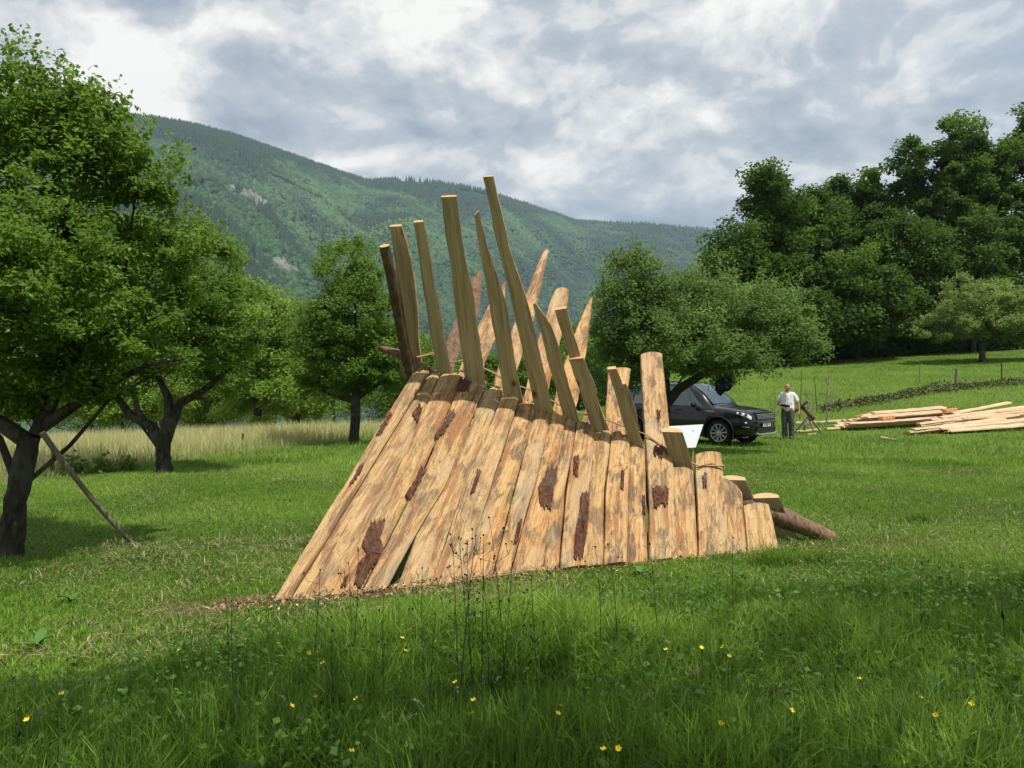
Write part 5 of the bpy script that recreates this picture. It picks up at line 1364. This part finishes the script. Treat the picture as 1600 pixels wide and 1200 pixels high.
def chips():
    # bark and wood chips trodden in along the foot of the shelter and by the lumber
    r = np.random.default_rng(19); N = 1500; al = r.uniform(-.5, 5.2, N); pe = -np.abs(r.normal(0, .16, N)) - .01
    ux, uy = 4.29 / 4.62, 1.72 / 4.62; x = -1.77 + al * ux - pe * uy * -1 * -1; y = 5.97 + al * uy + pe * ux
    V = leaf_quads(np.stack([x, y, gz(x, y) + r.uniform(.01, .035, N)], -1), r.uniform(.012, .05, N), r, 2.5, .22)
    m = mat_leaf('chips', (.10, .045, .03), (.40, .24, .11), (.62, .44, .24), 0.0)
    tag(np_mesh('wood_chips', V, 4, [(0, 1, 2, 3)], m, tint=r.uniform(0, 1, N)), 'bark and wood chips strewn along the foot of the shelter', 'wood chips', kind='stuff')
chips()

# ------------------------------------------------------------------ flowers and stalks, each a plant of its own
M['petal'] = mat('yellow_petal', .45, .4, 0, (.80, .58, .015))[0]
M['clover'] = mat('clover_head', .8, .2, 0, (.25, .10, .16))[0]
M['seed'] = mat('dark_seed_head', .9, .1, 0, (.030, .035, .018))[0]
def plain_green(name, c): return mat(name, .7, .25, 0, c)[0]
M['stem'] = plain_green('green_stem', (.045, .095, .02)); M['stemdark'] = plain_green('dark_stem', (.022, .040, .014)); M['dock'] = plain_green('dock_leaf', (.06, .15, .025))
def curve_stem(p, h, rd, bend=.12):
    dx, dy = rd.uniform(-bend, bend), rd.uniform(-bend, bend) * .6
    return [p + Vector((dx * f * f * h * 2, dy * f * f * h * 2, h * f - (.02 if f == 0 else 0))) for f in (0, .2, .4, .6, .8, 1)]
def buttercup(px, py, d, seed):
    rd = random.Random(seed); head = at(px, py, d); g = gzf(head.x, head.y); h = head.z - g
    p = Vector((head.x + rd.uniform(-.05, .05), head.y + rd.uniform(-.03, .03), g)); rt = root('buttercup', p, label='small yellow buttercup on a thin stem in the near grass', cat='flower', group='buttercups in the foreground grass')
    ctrl = p.lerp(head, .5) + Vector((rd.uniform(-.04, .04), 0, .02)); pts = [p.lerp(ctrl, f).lerp(ctrl.lerp(head, f), f) for f in (0, .2, .4, .6, .8, 1)]
    mb = MB(); mb.tube(pts, .0016, 5); mb.build('stem', M['stem'], rt, smooth=True)
    mb = MB(); tilt = Matrix.Rotation(rd.uniform(.1, .9), 3, Vector((rd.uniform(-1, 1), rd.uniform(-1, 1), 0)).normalized())
    for k in range(5):
        a = k * 1.2566; c, s_ = math.cos(a), math.sin(a); R_ = .0125
        q = [Vector((0, 0, 0)), Vector((c * R_ * .6 - s_ * R_ * .5, s_ * R_ * .6 + c * R_ * .5, .004)), Vector((c * R_, s_ * R_, .010)), Vector((c * R_ * .6 + s_ * R_ * .5, s_ * R_ * .6 - c * R_ * .5, .004))]
        mb.add([head + tilt @ v for v in q], [(0, 1, 2, 3)])
    mb.build('flower_head', M['petal'], rt)
BC = [(281, 1016), (303, 1014), (482, 1021), (640, 985), (628, 998), (633, 1018), (455, 1104), (557, 1093), (493, 1090), (549, 1175), (712, 1067), (740, 1095), (737, 1116), (876, 1104), (871, 1116), (943, 1172), (966, 1170), (1041, 1016), (1096, 1013), (1139, 1026), (1130, 1012), (42, 1126), (45, 1120), (96, 1085),
      (1344, 1062), (1452, 1100), (1440, 1092), (1462, 1118), (1236, 1111), (1126, 1131), (505, 1037), (1519, 1100)]
for i, (x, y) in enumerate(BC):
    d = 1.6 * F / (y - 600) * .80; buttercup(x, y, max(d, 2.35), 700 + i)
def clover(px, py, seed):
    d = 1.6 * F / (py - 600) * .86; rd = random.Random(seed); head = at(px, py, d); g = gzf(head.x, head.y); p = Vector((head.x + .02, head.y, g))
    rt = root('red_clover', p, label='small purple clover head on a short stem in the near grass', cat='flower', group='clover heads in the foreground grass')
    mb = MB(); mb.tube([p, p.lerp(head, .5) + Vector((.01, 0, 0)), head], .0016, 5); mb.build('stem', M['stem'], rt, smooth=True)
    mb = MB(); r_ = np.random.default_rng(seed)
    for k in range(40):
        dv = Vector(r_.normal(size=3)).normalized(); t_ = dv.cross(Vector((0, 0, 1))).normalized() * .002
        mb.add([head + dv * .003 - t_, head + dv * .003 + t_, head + dv * .012 + t_ * .6, head + dv * .012 - t_ * .6], [(0, 1, 2, 3)])
    mb.build('flower_head', M['clover'], rt)
for i, (x, y) in enumerate(((1088, 1050), (1212, 1080), (1380, 1083), (1570, 940), (1004, 1195), (728, 1160), (522, 990), (1030, 925))): clover(x, y, 800 + i)
# tall dark weed stalks with branching seed heads in front of the shelter
def weed(px_top, py_top, d, seed, br=5, spread=.10, r0=.0024, dark=True):
    rd = random.Random(seed); head = at(px_top, py_top, d); g = gzf(head.x, d); h = head.z - g
    p = Vector((head.x + rd.uniform(-.10, .10) * h, d + rd.uniform(-.05, .05), g))
    rt = root('weed_stalk', p, label='tall thin dark weed stalk with small seed heads in front of the shelter', cat='weed', group='tall weed stalks in the foreground')
    ctrl = p.lerp(head, .55) + Vector((rd.uniform(-.05, .05) * h, 0, .05 * h)); pts = [p.lerp(ctrl, f).lerp(ctrl.lerp(head, f), f) for f in np.linspace(0, 1, 9)]
    mb = MB(); mb.tube(pts, [r0 * (1 - .55 * f) for f in np.linspace(0, 1, 9)], 6); hb = []
    hb.append(head)
    for k in range(br):
        q = pts[rd.randint(4, 7)]; e = q + Vector((rd.uniform(-1, 1) * spread, rd.uniform(-.5, .5) * spread, rd.uniform(.5, 1.3) * spread)); mid = q.lerp(e, .5) + Vector(((e.x - q.x) * .3, 0, -.01))
        mb.tube([q, mid, e], [r0 * .5, r0 * .42, r0 * .35], 5); hb.append(e)
        if rd.random() < .6:
            e2 = mid + Vector((rd.uniform(-1, 1) * spread * .4, 0, spread * .5)); mb.tube([mid, e2], r0 * .3, 4); hb.append(e2)
    mb.build('stem', M['stemdark'], rt, smooth=True)
    for q in hb:
        mb = MB()
        for k in range(rd.randint(2, 3)):
            c = q + Vector((rd.uniform(-.003, .003), rd.uniform(-.003, .003), rd.uniform(-.003, .004))); mb.ell(c, (.0032, .0032, .0048), None, 6, 5)
        mb.build('seed_head', M['seed'], rt, smooth=True)
    for k in range(5):
        q = pts[rd.randint(0, 4)]; a = rd.uniform(0, 6.28); dv = Vector((math.cos(a), math.sin(a) * .6, rd.uniform(.2, .9))).normalized(); L = rd.uniform(.04, .10); s_ = dv.cross(Vector((0, 0, 1))).normalized() * L * .09
        mb = MB(); mb.add([q, q + dv * L * .5 + s_, q + dv * L, q + dv * L * .5 - s_], [(0, 1, 2, 3)]); mb.build('leaf', M['stemdark'], rt)
WD = [(764, 808, 3.7, 3), (755, 836, 3.6, 6), (717, 842, 3.9, 7), (744, 838, 3.8, 8), (730, 850, 3.7, 5), (708, 862, 4.0, 4), (500, 890, 3.9, 3), (660, 888, 3.9, 2), (519, 985, 3.4, 1), (560, 860, 4.1, 3), (545, 880, 4.2, 3), (352, 935, 3.9, 2), (362, 940, 3.6, 1), (380, 1010, 3.2, 2),
      (800, 880, 3.9, 3), (680, 960, 3.5, 2), (930, 855, 4.3, 2), (950, 850, 4.4, 2), (1015, 850, 4.5, 2), (1145, 840, 4.6, 1), (600, 930, 3.7, 3), (20, 1060, 3.0, 2), (90, 1100, 2.9, 1), (830, 900, 3.8, 3), (1440, 880, 4.6, 2), (1290, 980, 3.6, 2), (755, 900, 3.6, 2), (1560, 900, 4.4, 1)]
for i, (x, y, d, br) in enumerate(WD): weed(x, y, d, 900 + i, br)
# flowering grass culms
def culm(px, py, d, seed):
    rd = random.Random(seed); head = at(px, py, d); g = gzf(head.x, d); p = Vector((head.x + rd.uniform(-.12, .12), d, g)); rt = root('grass_culm', p, label='slender arching grass stalk with a soft pale panicle', cat='grass stalk', group='flowering grass stalks in the foreground')
    ctrl = Vector((p.x * .7 + head.x * .3, d, head.z)); pts = [p.lerp(ctrl, f).lerp(ctrl.lerp(head, f), f) for f in np.linspace(0, 1, 10)]
    mb = MB(); mb.tube(pts, [.0016 * (1 - .6 * f) for f in np.linspace(0, 1, 10)], 5); mb.build('stem', M['stem'], rt, smooth=True)
    mb = MB()
    for k in range(34):
        f = rd.uniform(6.6, 9); i = int(f); i = min(i, 8); q = pts[i].lerp(pts[i + 1], f - i); dv = Vector((rd.uniform(-1, 1), rd.uniform(-1, 1), rd.uniform(.2, 1.4))).normalized(); s_ = Vector((dv.z, 0, -dv.x)) * .0013; L = rd.uniform(.006, .014)
        mb.add([q, q + dv * L * .5 + s_, q + dv * L, q + dv * L * .5 - s_], [(0, 1, 2, 3)])
    mb.build('panicle', M['panicle'], rt)
M['panicle'] = plain_green('pale_panicle', (.20, .22, .11))
rdc = random.Random(77)
for i in range(70):
    px = rdc.uniform(20, 1580); py = rdc.uniform(920, 1120); d = 1.6 * F / (py - 600) * rdc.uniform(.68, .82); culm(px, py, max(d, 2.4), 1000 + i)
# broad leaved dock plants
def dock(px, py, seed, n=6, L0=.13):
    p = gp(px, py); rd = random.Random(seed); rt = root('dock_plant', p, label='leafy broad-leaved weed in the near grass', cat='weed', group='broad-leaved weeds in the foreground')
    for k in range(n):
        a = k * 6.28 / n + rd.uniform(-.4, .4); L = L0 * rd.uniform(.6, 1.2); mb = MB(); vs = []; el = rd.uniform(.5, 1.1)
        for i in range(7):
            f = i / 6; w = L * .20 * math.sin(math.pi * min(1, f * 1.08 + .05)) ** .8 * (1 if i < 6 else 0); r_ = L * f; c = p + Vector((math.cos(a) * r_ * math.cos(el * (1 - f * .6)), math.sin(a) * r_ * math.cos(el * (1 - f * .6)), .03 + L * math.sin(el) * f * (1.2 - .6 * f)))
            s_ = Vector((-math.sin(a), math.cos(a), 0)); vs += [c - s_ * w + Vector((0, 0, .006)), c, c + s_ * w + Vector((0, 0, .006))]
        fs = [(i * 3 + k2, i * 3 + k2 + 1, i * 3 + k2 + 4, i * 3 + k2 + 3) for i in range(6) for k2 in range(2)]; mb.add(vs, fs); mb.build('leaf', M['dock'], rt, smooth=True)
for i, (x, y) in enumerate(((1265, 1110), (1290, 1090), (815, 1090), (880, 1180), (1360, 1150), (290, 1030), (60, 1020), (1000, 905), (700, 1180), (1100, 1150), (1450, 1070), (1560, 1080), (640, 1150), (1180, 1180), (420, 1190), (110, 950), (1240, 870), (1470, 950), (1330, 960), (1540, 1160))): dock(x, y, 1100 + i, L0=.10 if y < 1000 else .13)
# bank weeds beside the meadow edge at left
def bushy(px, d, h, n, seed, label):
    p = on(px, d); r = np.random.default_rng(seed); c = r.normal(size=(n, 3)) * np.array([h * .5, h * .4, h * .35]) + np.array([p.x, p.y, p.z + h * .5]); c[:, 2] = np.maximum(c[:, 2], p.z + .03)
    V = leaf_quads(c, .10, r, .5, .4); rt = root('leafy_weed', p, label=label, cat='weed', group='leafy weeds at the meadow edge'); np_mesh('leaves', V, 4, [(0, 1, 2, 3)], M['leaf_mid'], parent=rt, tint=np.clip(r.normal(.45, .2, n), 0, 1), origin=p)
bushy(115, 14.8, .32, 180, 1, 'leafy weed beside the dark fence stake at the meadow edge')
bushy(165, 15.2, .24, 110, 2, 'low leafy weed between the fence stake and the forked tree')
bushy(200, 15.4, .20, 90, 3, 'small leafy weed close left of the forked tree trunk')
# thick green tufts at the right foot of the shelter
def tuft(px, py, n, h, seed, label):
    p = gp(px, py); r = np.random.default_rng(seed); x = p.x + r.normal(0, .10, n); y = p.y + r.normal(0, .08, n); V = blades(x, y, h * r.uniform(.5, 1.1, n), np.full(n, .006), r, .8, 4)
    tag(np_mesh('grass_tuft', V, 10, faces(4), M['grass'], tint=np.clip(r.normal(.3, .15, n), 0, 1), origin=p), label, 'grass tuft', 'thick grass tufts at the shelter foot')
tuft(1215, 885, 420, .26, 1, 'dense dark green grass tuft below the right end of the shelter')
tuft(1275, 880, 300, .20, 2, 'dense grass tuft below the foot of the ridge pole')
tuft(1130, 882, 160, .16, 3, 'small grass tuft at the foot of the right slabs')
tuft(1440, 815, 420, .20, 4, 'green tuft standing in the mown grass right of the shelter')

# ------------------------------------------------------------------ haze
def haze():
    m = bpy.data.materials.new('haze_air'); m.use_nodes = True; t = NT(m.node_tree)
    v = t.n('ShaderNodeVolumePrincipled', None, Density=HAZE); v.inputs['Color'].default_value = (.58, .77, 1.0, 1); v.inputs['Anisotropy'].default_value = .2
    t.n('ShaderNodeOutputMaterial', None, Volume=v)
    mb = MB(); mb.box((0, 3300, 350), (16000, 7600, 900)); o = mb.build('haze', m); tag(o, 'blue summer haze in the valley air', 'haze', kind='stuff')
HAZE = .00009
if HAZE > 0: haze()
